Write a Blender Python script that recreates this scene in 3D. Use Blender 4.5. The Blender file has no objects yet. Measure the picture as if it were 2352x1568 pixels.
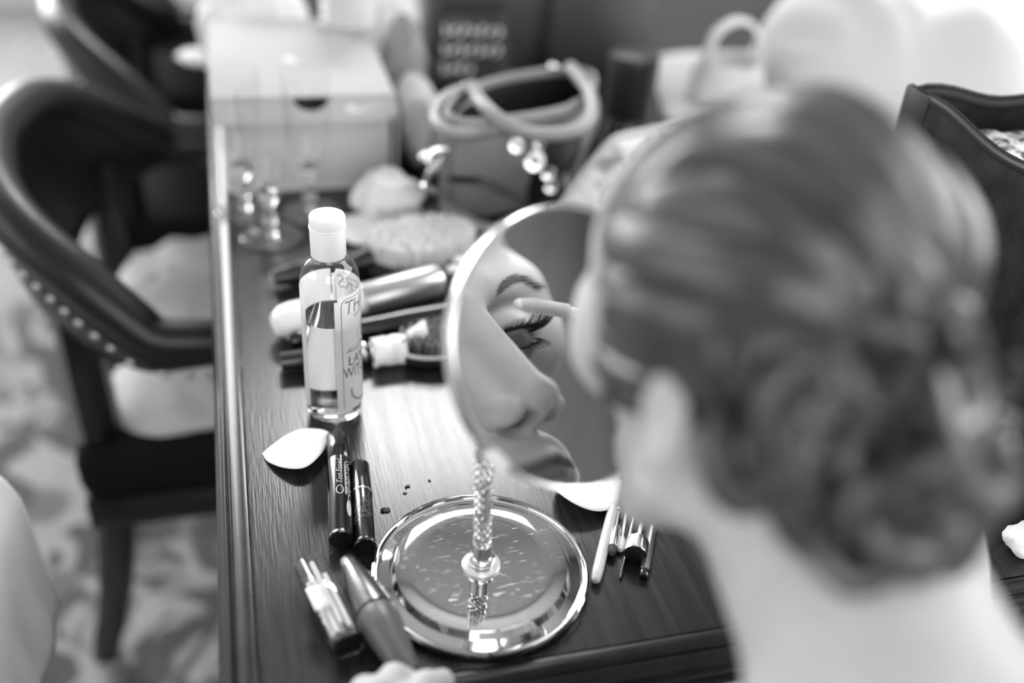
import bpy, bmesh, math, random
import numpy as np
from mathutils import Vector, Matrix

random.seed(7)
RNG = np.random.default_rng(7)
scene = bpy.context.scene
COL = scene.collection
TZ = 0.75                       # table height; geometry is written with the table top at z = 0
PI = math.pi

# ------------------------------------------------------------------ camera
F_PX, CAM_H = 2286.7, 0.525
def _cam_axes(pitch, roll, yaw):
    fw = np.array([math.sin(yaw) * math.cos(pitch), math.cos(yaw) * math.cos(pitch), -math.sin(pitch)])
    r0 = np.array([math.cos(yaw), -math.sin(yaw), 0.0]); u0 = np.cross(r0, fw)
    return fw, r0 * math.cos(roll) + u0 * math.sin(roll), -r0 * math.sin(roll) + u0 * math.cos(roll)
FW, RT, UP = _cam_axes(math.radians(33.33), math.radians(4.41), math.radians(16.985))
CAM_O = np.array([0, 0, CAM_H])
cam_data = bpy.data.cameras.new('camera')
cam_data.lens = 35.0
cam_data.sensor_width = 36.0
cam_data.clip_start = 0.02
cam_data.dof.use_dof = True
cam_data.dof.focus_distance = 0.748
cam_data.dof.aperture_fstop = 1.55
cam = bpy.data.objects.new('camera', cam_data)
COL.objects.link(cam)
mw = Matrix.Identity(4)
for i in range(3):
    mw[i][0], mw[i][1], mw[i][2] = RT[i], UP[i], -FW[i]
mw[0][3], mw[1][3], mw[2][3] = 0, 0, CAM_H
cam.matrix_world = mw
scene.camera = cam

def at(px, py, z=0.0):
    """point of the place seen at pixel (px,py) on the level z above the table"""
    d = FW * F_PX + RT * (px - 1176) - UP * (py - 784)
    return CAM_O + d * ((z - CAM_H) / d[2])
def ray(px, py):
    d = FW * F_PX + RT * (px - 1176) - UP * (py - 784)
    return d / np.linalg.norm(d)

# ------------------------------------------------------------------ world, exposure, light
world = bpy.data.worlds.new('world'); scene.world = world
world.use_nodes = True
world.node_tree.nodes['Background'].inputs[0].default_value = (0.5, 0.5, 0.5, 1)
world.node_tree.nodes['Background'].inputs[1].default_value = 0.3
scene.view_settings.view_transform = 'Standard'
scene.view_settings.look = 'None'
scene.view_settings.exposure = -0.55
scene.view_settings.gamma = 1.0
scene.view_settings.use_curve_mapping = False
WINDOW_GLOW = (66.0, 14.0, 3.0, 23.0, 6.0)    # clerestory, right, added left fill, back-left, added fill behind the camera

# ------------------------------------------------------------------ materials
MATS = {}
def mat(name, v=0.5, rough=0.5, metal=0.0, spec=0.5, coat=0.0, trans=0.0, ior=1.45, var=0.0, vscale=8.0, stretch=(1, 1, 1),
        bump=0.0, bscale=60.0, bstretch=None, sheen=0.0, emit=0.0, sss=0.0, v2=None, aniso=0.0, rvar=0.0):
    if name in MATS: return MATS[name]
    m = bpy.data.materials.new(name); m.use_nodes = True
    nt = m.node_tree; b = nt.nodes['Principled BSDF']
    I = b.inputs
    I['Base Color'].default_value = (v, v, v, 1); I['Roughness'].default_value = rough
    I['Metallic'].default_value = metal; I['Specular IOR Level'].default_value = spec
    I['Coat Weight'].default_value = coat; I['Coat Roughness'].default_value = 0.08
    I['Transmission Weight'].default_value = trans; I['IOR'].default_value = ior
    I['Sheen Weight'].default_value = sheen; I['Anisotropic'].default_value = aniso
    if sss:
        I['Subsurface Weight'].default_value = sss; I['Subsurface Radius'].default_value = (0.004, 0.004, 0.004)
        I['Subsurface Scale'].default_value = 1.0
    if emit:
        I['Emission Color'].default_value = (1, 1, 1, 1); I['Emission Strength'].default_value = emit
    if var or bump or rvar:
        tc = nt.nodes.new('ShaderNodeTexCoord')
    if var or rvar:
        mp = nt.nodes.new('ShaderNodeMapping'); mp.inputs['Scale'].default_value = stretch
        nz = nt.nodes.new('ShaderNodeTexNoise'); nz.inputs['Scale'].default_value = vscale; nz.inputs['Detail'].default_value = 5
        nt.links.new(tc.outputs['Object'], mp.inputs[0]); nt.links.new(mp.outputs[0], nz.inputs['Vector'])
    if var:
        rp = nt.nodes.new('ShaderNodeValToRGB')
        lo, hi = max(0, v - var), min(1, v + var)
        if v2 is not None: lo, hi = v, v2
        rp.color_ramp.elements[0].position = 0.32; rp.color_ramp.elements[1].position = 0.68
        rp.color_ramp.elements[0].color = (lo, lo, lo, 1); rp.color_ramp.elements[1].color = (hi, hi, hi, 1)
        nt.links.new(nz.outputs[0], rp.inputs[0]); nt.links.new(rp.outputs[0], I['Base Color'])
    if rvar:
        mr = nt.nodes.new('ShaderNodeMapRange')
        mr.inputs[3].default_value = max(0, rough - rvar); mr.inputs[4].default_value = rough + rvar
        nt.links.new(nz.outputs[0], mr.inputs[0]); nt.links.new(mr.outputs[0], I['Roughness'])
    if bump:
        mp2 = nt.nodes.new('ShaderNodeMapping'); mp2.inputs['Scale'].default_value = bstretch or stretch
        n2 = nt.nodes.new('ShaderNodeTexNoise'); n2.inputs['Scale'].default_value = bscale; n2.inputs['Detail'].default_value = 4
        bp = nt.nodes.new('ShaderNodeBump'); bp.inputs['Strength'].default_value = bump; bp.inputs['Distance'].default_value = 0.002
        nt.links.new(tc.outputs['Object'], mp2.inputs[0]); nt.links.new(mp2.outputs[0], n2.inputs['Vector'])
        nt.links.new(n2.outputs[0], bp.inputs['Height']); nt.links.new(bp.outputs[0], I['Normal'])
    MATS[name] = m
    return m

def thin_glass(name, tint=0.96, rough=0.02, boost=0.06):
    """thin clear wall: mostly transparent, reflecting by facing angle"""
    if name in MATS: return MATS[name]
    m = bpy.data.materials.new(name); m.use_nodes = True; nt = m.node_tree
    nt.nodes.remove(nt.nodes['Principled BSDF']); out = nt.nodes['Material Output']
    t = nt.nodes.new('ShaderNodeBsdfTransparent'); t.inputs[0].default_value = (tint, tint, tint, 1)
    g = nt.nodes.new('ShaderNodeBsdfGlossy'); g.inputs['Roughness'].default_value = rough
    lw = nt.nodes.new('ShaderNodeLayerWeight'); lw.inputs[0].default_value = .5
    pw = nt.nodes.new('ShaderNodeMath'); pw.operation = 'POWER'; pw.inputs[1].default_value = 4.5
    ad = nt.nodes.new('ShaderNodeMath'); ad.operation = 'MULTIPLY_ADD'; ad.inputs[1].default_value = .5; ad.inputs[2].default_value = .015 + boost; ad.use_clamp = True
    mx = nt.nodes.new('ShaderNodeMixShader')
    nt.links.new(lw.outputs['Facing'], pw.inputs[0]); nt.links.new(pw.outputs[0], ad.inputs[0]); nt.links.new(ad.outputs[0], mx.inputs[0])
    nt.links.new(t.outputs[0], mx.inputs[1]); nt.links.new(g.outputs[0], mx.inputs[2]); nt.links.new(mx.outputs[0], out.inputs[0])
    MATS[name] = m
    return m

def uv_stripes(name, v1, v2, rough=0.35, scale=(30, 1.5, 1), bump=0.4, spec=0.5):
    """strand-like variation along a tube's uv"""
    m = bpy.data.materials.new(name); m.use_nodes = True; nt = m.node_tree; I = nt.nodes['Principled BSDF'].inputs
    tc = nt.nodes.new('ShaderNodeTexCoord'); mp = nt.nodes.new('ShaderNodeMapping'); mp.inputs['Scale'].default_value = scale
    nz = nt.nodes.new('ShaderNodeTexNoise'); nz.inputs['Scale'].default_value = 1.0; nz.inputs['Detail'].default_value = 6
    rp = nt.nodes.new('ShaderNodeValToRGB'); rp.color_ramp.elements[0].position = .3; rp.color_ramp.elements[1].position = .7
    rp.color_ramp.elements[0].color = (v1, v1, v1, 1); rp.color_ramp.elements[1].color = (v2, v2, v2, 1)
    bp = nt.nodes.new('ShaderNodeBump'); bp.inputs['Strength'].default_value = bump; bp.inputs['Distance'].default_value = .002
    nt.links.new(tc.outputs['UV'], mp.inputs[0]); nt.links.new(mp.outputs[0], nz.inputs['Vector']); nt.links.new(nz.outputs[0], rp.inputs[0])
    nt.links.new(rp.outputs[0], I['Base Color']); nt.links.new(nz.outputs[0], bp.inputs['Height']); nt.links.new(bp.outputs[0], I['Normal'])
    I['Roughness'].default_value = rough; I['Specular IOR Level'].default_value = spec
    MATS[name] = m
    return m

# ------------------------------------------------------------------ mesh helpers
class MB:
    """collects geometry for ONE mesh object"""
    def __init__(s): s.v = []; s.f = []; s.uv = []; s.flat = set()
    def add(s, V, F, M=None, uv=None, flat=False):
        o = len(s.v)
        if M is not None:
            V = [tuple(M @ Vector(p)) for p in V]
        else:
            V = [tuple(map(float, p)) for p in V]
        s.v += V
        s.uv += (list(uv) if uv is not None else [(0.0, 0.0)] * len(V))
        for f in F:
            if flat: s.flat.add(len(s.f))
            s.f.append(tuple(i + o for i in f))
        return s
    def lathe(s, prof, n=48, M=None, a0=0.0, a1=2 * PI):
        full = abs(a1 - a0 - 2 * PI) < 1e-6
        m = n if full else n + 1
        V, F, uv = [], [], []
        for i, (r, z) in enumerate(prof):
            for j in range(m):
                a = a0 + (a1 - a0) * j / n
                V.append((r * math.cos(a), r * math.sin(a), z)); uv.append((j / n, i / max(1, len(prof) - 1)))
        for i in range(len(prof) - 1):
            for j in range(n):
                k = (j + 1) % m if full else j + 1
                F.append((i * m + j, i * m + k, (i + 1) * m + k, (i + 1) * m + j))
        return s.add(V, F, M, uv)
    def tube(s, pts, rad, n=10, caps=True, flat=1.0, up=None, twist=0.0, closed=False, rib=0.0, ribn=6):
        P = np.array(pts, float); k = len(P)
        R = np.full(k, rad) if np.isscalar(rad) else np.interp(np.linspace(0, 1, k), np.linspace(0, 1, len(rad)), rad)
        T = np.gradient(P, axis=0)
        if closed: T = np.roll(P, -1, 0) - np.roll(P, 1, 0)
        T /= np.linalg.norm(T, axis=1)[:, None] + 1e-12
        nrm = np.array(up if up is not None else (0, 0, 1), float)
        if abs(nrm @ T[0]) > .95: nrm = np.array((1.0, 0.2, 0))
        V, F, uv = [], [], []
        for i in range(k):
            nrm = nrm - T[i] * (nrm @ T[i]); nrm /= np.linalg.norm(nrm) + 1e-12
            b = np.cross(T[i], nrm)
            for j in range(n):
                a = 2 * PI * j / n + twist * i / k
                rr = R[i] * (1 + rib * math.cos(ribn * a))
                V.append(P[i] + nrm * rr * flat * math.sin(a) + b * rr * math.cos(a)); uv.append((j / n, i / k * 4))
        for i in range(k if closed else k - 1):
            for j in range(n):
                i2 = (i + 1) % k; F.append((i * n + j, i * n + (j + 1) % n, i2 * n + (j + 1) % n, i2 * n + j))
        if caps and not closed:
            F.append(tuple(range(n - 1, -1, -1))); F.append(tuple((k - 1) * n + j for j in range(n)))
        return s.add(V, F, None, uv)
    def box(s, c, size, bev=0.0, M=None, seg=2):
        bm = bmesh.new(); bmesh.ops.create_cube(bm, size=1.0)
        for v in bm.verts: v.co = Vector((v.co.x * size[0] + c[0], v.co.y * size[1] + c[1], v.co.z * size[2] + c[2]))
        if bev: bmesh.ops.bevel(bm, geom=bm.edges[:], offset=bev, segments=seg, affect='EDGES', profile=0.5)
        bm.verts.index_update()
        V = [tuple(v.co) for v in bm.verts]; F = [tuple(v.index for v in f.verts) for f in bm.faces]; bm.free()
        return s.add(V, F, M, flat=(bev == 0))
    def grid(s, fn, nu, nv, M=None, cu=False, cv=False):
        V, F, uv = [], [], []
        for i in range(nu):
            for j in range(nv):
                u = i / (nu if cu else nu - 1); v = j / (nv if cv else nv - 1)
                V.append(fn(u, v)); uv.append((u, v))
        for i in range(nu if cu else nu - 1):
            for j in range(nv if cv else nv - 1):
                a = i * nv + j; b = ((i + 1) % nu) * nv + j; c = ((i + 1) % nu) * nv + (j + 1) % nv; d = i * nv + (j + 1) % nv
                F.append((a, b, c, d))
        return s.add(V, F, M, uv)
    def poly(s, outline, thick, M=None, flat=True):
        """flat outline (x,y) extruded by thick in z"""
        n = len(outline)
        V = [(x, y, 0) for x, y in outline] + [(x, y, thick) for x, y in outline]
        F = [tuple(range(n - 1, -1, -1)), tuple(range(n, 2 * n))] + [(i, (i + 1) % n, n + (i + 1) % n, n + i) for i in range(n)]
        return s.add(V, F, M, flat=flat)
    def build(s, name, m, parent=None, loc=(0, 0, 0), smooth=True, solid=0.0, sub=0, sharp=40):
        me = bpy.data.meshes.new(name); me.from_pydata(s.v, [], s.f); me.update()
        uvl = me.uv_layers.new(name='uv')
        li = np.zeros(len(me.loops), int); me.loops.foreach_get('vertex_index', li)
        uvl.data.foreach_set('uv', np.array(s.uv, float)[li].ravel())
        me.materials.append(m)
        if smooth:
            fl = np.ones(len(me.polygons), bool)
            for i in s.flat: fl[i] = False
            me.polygons.foreach_set('use_smooth', fl)
            if sharp: me.set_sharp_from_angle(angle=math.radians(sharp))
        o = bpy.data.objects.new(name, me); COL.objects.link(o); o.location = loc
        if parent is not None: o.parent = parent
        if solid:
            md = o.modifiers.new('solid', 'SOLIDIFY'); md.thickness = solid; md.offset = 0
        if sub:
            md = o.modifiers.new('sub', 'SUBSURF'); md.levels = sub; md.render_levels = sub
        return o

def tag(o, label=None, cat=None, group=None, kind=None):
    if label: o['label'] = label
    if cat: o['category'] = cat
    if group: o['group'] = group
    if kind: o['kind'] = kind
    return o
def thing(name, label, cat, loc=(0, 0, 0), group=None, rotz=0.0):
    o = bpy.data.objects.new(name, None); COL.objects.link(o); o.location = loc; o.rotation_euler = (0, 0, rotz)
    o.empty_display_size = 0.03
    return tag(o, label, cat, group)
def copy_tree(o, parent=None):
    c = o.copy(); COL.objects.link(c); c.parent = parent
    for ch in [x for x in COL.objects if x.parent == o]: copy_tree(ch, c)
    return c
def struct(name, mb, m, **k): return tag(mb.build(name, m, **k), kind='structure')
def M_axis(p0, p1, roll=0.0):
    """matrix taking local z (0..len) onto p0->p1"""
    p0, p1 = Vector(p0), Vector(p1)
    z = (p1 - p0).normalized(); x = Vector((0, 0, 1)).cross(z)
    if x.length < 1e-4: x = Vector((1, 0, 0))
    x.normalize(); y = z.cross(x)
    m = Matrix((x, y, z)).transposed().to_4x4(); m.translation = p0
    return m @ Matrix.Rotation(roll, 4, 'Z')
def arc_pts(pts, n=40):
    """Catmull-Rom through control points"""
    P = [np.array(p, float) for p in pts]; P = [2 * P[0] - P[1]] + P + [2 * P[-1] - P[-2]]
    out = []; segs = len(P) - 3
    for i in range(segs):
        m = max(2, n // segs)
        for j in range(m):
            t = j / m; a, b, c, d = P[i:i + 4]
            out.append(.5 * ((2 * b) + (-a + c) * t + (2 * a - 5 * b + 4 * c - d) * t * t + (-a + 3 * b - 3 * c + d) * t ** 3))
    out.append(P[-2]); return np.array(out)
def hnoise(seed):
    """cheap smooth 2-D noise from a few random sines"""
    r = np.random.default_rng(seed); K = r.normal(size=(7, 2)); ph = r.uniform(0, 6.28, 7); am = r.uniform(.4, 1, 7); am /= am.sum()
    return lambda x, y, s=1.0: float(sum(am[i] * math.sin(s * (K[i, 0] * x + K[i, 1] * y) * 2.2 + ph[i]) for i in range(7)))
def text_mesh(s, size=0.01, shear=0.0):
    cu = bpy.data.curves.new('t', 'FONT'); cu.body = s; cu.size = size; cu.align_x = 'CENTER'; cu.align_y = 'CENTER'; cu.shear = shear
    cu.resolution_u = 3
    o = bpy.data.objects.new('t', cu); COL.objects.link(o)
    me = o.to_mesh()
    V = [tuple(v.co) for v in me.vertices]; F = [tuple(p.vertices) for p in me.polygons]
    o.to_mesh_clear(); bpy.data.objects.remove(o); bpy.data.curves.remove(cu)
    return V, F
# ================================================================== THE SETTING
FZ = -0.75
RX0, RX1, RY0, RY1, RZ1 = -3.2, 4.2, -2.6, 4.7, 4.9
def floor_mat():
    m = bpy.data.materials.new('patterned_carpet'); m.use_nodes = True; nt = m.node_tree; I = nt.nodes['Principled BSDF'].inputs
    tc = nt.nodes.new('ShaderNodeTexCoord')
    def noise(scale, detail=3, dist=0.0):
        n = nt.nodes.new('ShaderNodeTexNoise'); n.inputs['Scale'].default_value = scale; n.inputs['Detail'].default_value = detail
        n.inputs['Distortion'].default_value = dist; nt.links.new(tc.outputs['Object'], n.inputs['Vector']); return n
    def ramp(src, p0, p1, a, b):
        r = nt.nodes.new('ShaderNodeValToRGB'); e = r.color_ramp.elements; e[0].position, e[1].position = p0, p1
        e[0].color = (a, a, a, 1); e[1].color = (b, b, b, 1); nt.links.new(src, r.inputs[0]); return r
    def mix(t, fac, a, b):
        x = nt.nodes.new('ShaderNodeMix'); x.data_type = 'RGBA'; x.blend_type = t
        if isinstance(fac, float): x.inputs[0].default_value = fac
        else: nt.links.new(fac, x.inputs[0])
        nt.links.new(a, x.inputs[6]); nt.links.new(b, x.inputs[7]); return x.outputs[2]
    big = noise(6.5, 2, 1.6); scroll = ramp(big.outputs[0], .47, .53, .46, .13)
    w = nt.nodes.new('ShaderNodeTexVoronoi'); w.feature = 'SMOOTH_F1'; w.inputs['Scale'].default_value = 5.0
    nt.links.new(tc.outputs['Object'], w.inputs['Vector'])
    med = ramp(w.outputs[0], .16, .24, .12, .42)
    pile = noise(150, 3); pr = ramp(pile.outputs[0], .3, .7, .62, 1.0)
    # pale field towards the outside, a patterned border beside the table
    sep = nt.nodes.new('ShaderNodeSeparateXYZ'); nt.links.new(tc.outputs['Object'], sep.inputs[0])
    fld = ramp(sep.outputs[0], 0, 1, 0, 1)
    mr = nt.nodes.new('ShaderNodeMapRange'); mr.inputs[1].default_value = -.62; mr.inputs[2].default_value = -.50
    nt.links.new(sep.outputs[0], mr.inputs[0])
    my = nt.nodes.new('ShaderNodeMapRange'); my.inputs[1].default_value = 3.0; my.inputs[2].default_value = 2.9
    nt.links.new(sep.outputs[1], my.inputs[0])
    mm_ = nt.nodes.new('ShaderNodeMath'); mm_.operation = 'MULTIPLY'; nt.links.new(mr.outputs[0], mm_.inputs[0]); nt.links.new(my.outputs[0], mm_.inputs[1])
    streak = nt.nodes.new('ShaderNodeMapping'); streak.inputs['Scale'].default_value = (60, 9, 1); nt.links.new(tc.outputs['Object'], streak.inputs[0])
    sn = nt.nodes.new('ShaderNodeTexNoise'); sn.inputs['Scale'].default_value = 1.0; nt.links.new(streak.outputs[0], sn.inputs['Vector'])
    plain = ramp(sn.outputs[0], .35, .65, .30, .44)
    pat = mix('DARKEN', 0.75, scroll.outputs[0], med.outputs[0])
    col = mix('MIX', mm_.outputs[0], plain.outputs[0], pat)
    col = mix('MULTIPLY', 1.0, col, pr.outputs[0])
    nt.links.new(col, I['Base Color']); I['Roughness'].default_value = .95; I['Specular IOR Level'].default_value = .1
    bp = nt.nodes.new('ShaderNodeBump'); bp.inputs['Strength'].default_value = .6; bp.inputs['Distance'].default_value = .004
    nt.links.new(pile.outputs[0], bp.inputs['Height']); nt.links.new(bp.outputs[0], I['Normal'])
    return m
WALL = mat('wall_paint', .36, .8, var=.02, vscale=3, bump=.05, bscale=90)
cx, cy = (RX0 + RX1) / 2, (RY0 + RY1) / 2
struct('floor', MB().box((cx, cy, FZ - .05), (RX1 - RX0 + .4, RY1 - RY0 + .4, .1)), floor_mat())
struct('ceiling', MB().box((cx, cy, RZ1 + .05), (RX1 - RX0 + .4, RY1 - RY0 + .4, .1)), mat('ceiling_paint', .3, .9))
def wall(name, axis, pos, a0, a1, holes):
    """wall slab with rectangular window openings (h0,h1,z0,z1), side by side"""
    mb = MB()
    def seg(x0, x1, za, zb):
        if x1 - x0 < 1e-4 or zb - za < 1e-4: return
        c = ((x0 + x1) / 2, (za + zb) / 2)
        if axis == 'y': mb.box((c[0], pos, c[1]), (x1 - x0, .12, zb - za))
        else: mb.box((pos, c[0], c[1]), (.12, x1 - x0, zb - za))
    x = a0
    for h0, h1, z0, z1 in sorted(holes):
        seg(x, h0, FZ, RZ1); seg(h0, h1, FZ, z0); seg(h0, h1, z1, RZ1); x = h1
    seg(x, a1, FZ, RZ1)
    return struct(name, mb, WALL)
W1 = (.15, 1.95, 2.85, 3.75); W2 = (-.6, 2.6, .8, 3.5); FILL_L = (-1.2, 1.6, .4, 2.6); W4 = (-3.0, -.9, .1, 2.9); FILL_B = (-1.2, 2.8, .3, 2.8)
wall('wall_back', 'y', RY1 + .06, RX0, RX1, [W4, W1])
wall('wall_right', 'x', RX1 + .06, RY0, RY1, [W2]).data.materials[0] = mat('dark_wall_finish', .10, .5, var=.03, vscale=2, stretch=(1, 1, 12))  # dark finish added to darken the mirror's reflection and cut fill light
wall('wall_left', 'x', RX0 - .06, RY0, RY1, [FILL_L])
wall('wall_front', 'y', RY0 - .06, RX0, RX1, [FILL_B]).data.materials[0] = MATS['dark_wall_finish']
struct('baseboard_back', MB().box((cx, RY1 - .012, FZ + .07), (RX1 - RX0, .024, .14), .005), mat('white_trim', .7, .4))
struct('baseboard_left', MB().box((RX0 + .012, cy, FZ + .07), (.024, RY1 - RY0, .14), .005), MATS['white_trim'])
struct('baseboard_right', MB().box((RX1 - .012, cy, FZ + .07), (.024, RY1 - RY0, .14), .005), MATS['white_trim'])
def window(name, axis, pos, hole, glow):
    h0, h1, z0, z1 = hole
    e = bpy.data.objects.new(name, None); COL.objects.link(e); tag(e, kind='structure')
    pm = mat('daylit_pane_' + name, .8, .3, emit=glow)
    def bx(h, z, sh, sz, d, m, nm, off=0.0):
        mb = MB()
        if axis == 'y': mb.box((h, pos + off, z), (sh, d, sz), .004 if nm != 'pane' else 0)
        else: mb.box((pos + off, h, z), (d, sh, sz), .004 if nm != 'pane' else 0)
        return mb.build(nm, m, e)
    fm = MATS['white_trim']; n = max(2, round((h1 - h0) / .95)); w = (h1 - h0) / n
    for i in range(n): bx(h0 + w * (i + .5), (z0 + z1) / 2, w - .02, z1 - z0 - .02, .01, pm, 'pane')
    for i in range(n + 1): bx(h0 + w * i, (z0 + z1) / 2, .05, z1 - z0 + .05, .07, fm, 'window_frame')
    for z in (z0, z1): bx((h0 + h1) / 2, z, h1 - h0 + .05, .05, .07, fm, 'window_frame')
window('window_1', 'y', RY1 + .06, W1, WINDOW_GLOW[0])
window('window_2', 'x', RX1 + .06, W2, WINDOW_GLOW[1])
window('fill_panel_left', 'x', RX0 - .06, FILL_L, WINDOW_GLOW[2])  # added panel of light, filling in from the left
window('window_4', 'y', RY1 + .06, W4, WINDOW_GLOW[3])
window('fill_panel_behind', 'y', RY0 - .06, FILL_B, WINDOW_GLOW[4])  # added panel of light behind the camera, for fill

# ================================================================== TABLE
X0, Y0, X1, Y1 = -.0173, .4004, 1.46, 2.98
WOOD = mat('dark_polished_wood', .008, .25, spec=.38, coat=.10, var=.01, v2=.020, vscale=3, stretch=(40, 2.2, 10), bump=.12, bscale=30, bstretch=(22, 1.2, 4), rvar=.05)
MATS['dark_polished_wood'].node_tree.nodes['Principled BSDF'].inputs['Coat Roughness'].default_value = .16
WOODM = mat('dark_wood_moulding', .008, .28, spec=.32, coat=.12, var=.008, v2=.02, vscale=5, stretch=(8, 8, 8), bump=.05, bscale=60)
table = thing('dining_table', 'long dark polished wooden table with moulded edge, strewn with toiletries', 'table', (.6, 1.42, FZ))
def tpart(mb, name, m, **k): return mb.build(name, m, table, loc=(-.6, -1.42, -FZ), **k)
tpart(MB().box(((X0 + X1) / 2, (Y0 + Y1) / 2, -.014), (X1 - X0 + .001, Y1 - Y0 + .001, .028)), 'table_top', WOOD)
PROF = [(0, -.014), (0, -.0004), (.0006, -.0016), (.0016, -.0016), (.0022, .0003), (.0030, .0008), (.0135, .0004), (.0146, -.0006), (.0150, -.0022),
        (.0162, -.0024), (.0168, -.0010), (.0185, -.0003), (.0202, -.0012), (.0210, -.0034), (.0224, -.0040), (.0245, -.0060), (.0262, -.0100),
        (.0262, -.0140), (.0240, -.0180), (.0205, -.0200), (.0205, -.0220), (.0235, -.0250), (.0240, -.0290), (.0215, -.0330), (.015, -.0345), (-.05, -.0345)]
cor = [(X0, Y0, -1, -1), (X1, Y0, 1, -1), (X1, Y1, 1, 1), (X0, Y1, -1, 1)]
for k in range(4):
    a, b = cor[k], cor[(k + 1) % 4]; V = []; F = []
    for (s, z) in PROF:
        V.append((a[0] + a[2] * s, a[1] + a[3] * s, z)); V.append((b[0] + b[2] * s, b[1] + b[3] * s, z))
    for i in range(len(PROF) - 1): F.append((2 * i, 2 * i + 1, 2 * i + 3, 2 * i + 2))
    tpart(MB().add(V, F), 'edge_moulding', WOODM, sharp=50)
for (c, sz) in [(((X0 + X1) / 2, Y0 + .06, -.051), (X1 - X0 - .1, .02, .034)), (((X0 + X1) / 2, Y1 - .06, -.051), (X1 - X0 - .1, .02, .034)),
                ((X0 + .06, (Y0 + Y1) / 2, -.051), (.02, Y1 - Y0 - .1, .034)), ((X1 - .06, (Y0 + Y1) / 2, -.051), (.02, Y1 - Y0 - .1, .034))]:
    tpart(MB().box(c, sz, .003), 'apron', WOODM)
for lx in (X0 + .075, X1 - .075):
    for ly in (Y0 + .075, Y1 - .075):
        pr = [(.03, FZ), (.036, FZ + .02), (.026, FZ + .06), (.03, FZ + .1), (.024, FZ + .14), (.034, FZ + .4), (.042, FZ + .5), (.03, FZ + .53), (.04, FZ + .56), (.045, FZ + .6), (.045, -.035)]
        tpart(MB().lathe(pr, 20, Matrix.Translation((lx, ly, 0))), 'leg', WOODM)

# ================================================================== CHAIRS
LEATH = mat('black_leather', .009, .34, spec=.4, bump=.25, bscale=240, rvar=.06, vscale=20)
SEATL = mat('black_leather_seat', .010, .7, spec=.03, bump=.25, bscale=240)
CWOOD = mat('black_stained_wood', .008, .28, spec=.45, coat=.2)
NAIL = mat('aged_nail', .45, .3, metal=1.0)
def armchair(label, loc, rotz=0.0):
    t = thing('armchair', label, 'chair', loc, 'leather armchairs along the table', rotz)
    near = [(.19, -.28, .640), (.06, -.28, .645), (-.03, -.28, .650), (-.072, -.279, .656), (-.098, -.268, .674), (-.15, -.240, .718), (-.20, -.198, .755), (-.232, -.135, .775), (-.247, -.06, .782), (-.252, 0, .784)]
    path = near + [(x, -y, z) for x, y, z in near[-2::-1]]
    low = [(.19, -.28, .630), (.06, -.28, .630), (-.03, -.28, .628), (-.072, -.278, .624), (-.096, -.264, .620), (-.135, -.226, .614), (-.172, -.182, .608), (-.197, -.12, .598), (-.208, -.055, .59), (-.212, 0, .59)]
    lowp = low + [(x, -y, z) for x, y, z in low[-2::-1]]
    A = arc_pts(path, 100); Bp = arc_pts(lowp, 100); nn = len(A)
    def shell(u, v):
        i = min(nn - 1, int(round(u * (nn - 1)))); p = A[i] * (1 - v) + Bp[i] * v
        c = np.array((.0, 0, p[2])); d = p - c; d[2] = 0; d /= np.linalg.norm(d) + 1e-9
        return tuple(p + d * .010 * math.sin(PI * v))
    sh = MB().grid(shell, nn, 9).build('back_shell', LEATH, t, solid=.026, sharp=0)
    rail = MB().tube(A, [.024] * 3 + [.029] * 6 + [.024] * 3, 14, flat=.95).build('rolled_rail', LEATH, t)
    # brass-headed nails under the roll, on the outer face
    nm = MB().lathe([(0.0001, .0032), (.003, .0026), (.0048, .001), (.0052, 0)], 10)
    proto = None
    for side in (-1, 1):
        L = arc_pts([(p[0], p[1] * -side, p[2]) for p in near[1:8]], 400)
        d = np.r_[0, np.cumsum(np.linalg.norm(np.diff(L, axis=0), axis=1))]
        for s in np.arange(.02, d[-1], .0205):
            i = int(np.searchsorted(d, s)); i = min(i, len(L) - 2); p = L[i]
            tg = L[i + 1] - L[i]; tg /= np.linalg.norm(tg)
            out = np.array((0.0, 0, 0)); out[:2] = (tg[1], -tg[0]); out /= np.linalg.norm(out) + 1e-9
            out = -out if out @ np.array((p[0] - .05, p[1], 0)) < 0 else out
            dn = np.cross(out, tg); dn = -dn if dn[2] > 0 else dn; dn /= np.linalg.norm(dn)
            q = p + dn * .036 + out * .0165
            if proto is None: o = proto = nm.build('nail_head', NAIL, t)
            else: o = proto.copy(); COL.objects.link(o)
            o.location = tuple(q); o.rotation_mode = 'QUATERNION'; o.rotation_quaternion = Vector(out).to_track_quat('Z', 'Y')
    MB().box((.035, 0, .425), (.47, .47, .085), .03, seg=3).build('seat', SEATL, t)
    MB().box((.035, 0, .365), (.46, .46, .05), .006).build('seat_rail', CWOOD, t)
    for s in (-1, 1):
        MB().tube(arc_pts([(-.168, s * .20, .66), (-.168, s * .195, .56), (-.168, s * .185, .45), (-.170, s * .175, .33), (-.195, s * .155, .16), (-.235, s * .135, 0)], 16), [.024, .027, .028, .025, .020], 8).build('leg', CWOOD, t)
        MB().tube([(.235, s * .2, .36), (.24, s * .2, .2), (.242, s * .2, 0)], [.026, .024, .018], 8).build('leg', CWOOD, t)
        MB().tube(arc_pts([(.17, s * .275, .63), (.175, s * .25, .53), (.19, s * .23, .42)], 10), [.022, .018, .022], 8).build('arm_support', CWOOD, t)
    return t
armchair('black leather armchair with white towels on its seat, tucked beside the wine glasses', (-.035, 1.247, FZ))
armchair('black leather armchair tucked in beside the white shoe box', (-.03, 1.860, FZ))
armchair('black leather armchair standing farthest along the table, beyond the white shoe box', (-.03, 2.475, FZ))
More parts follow.
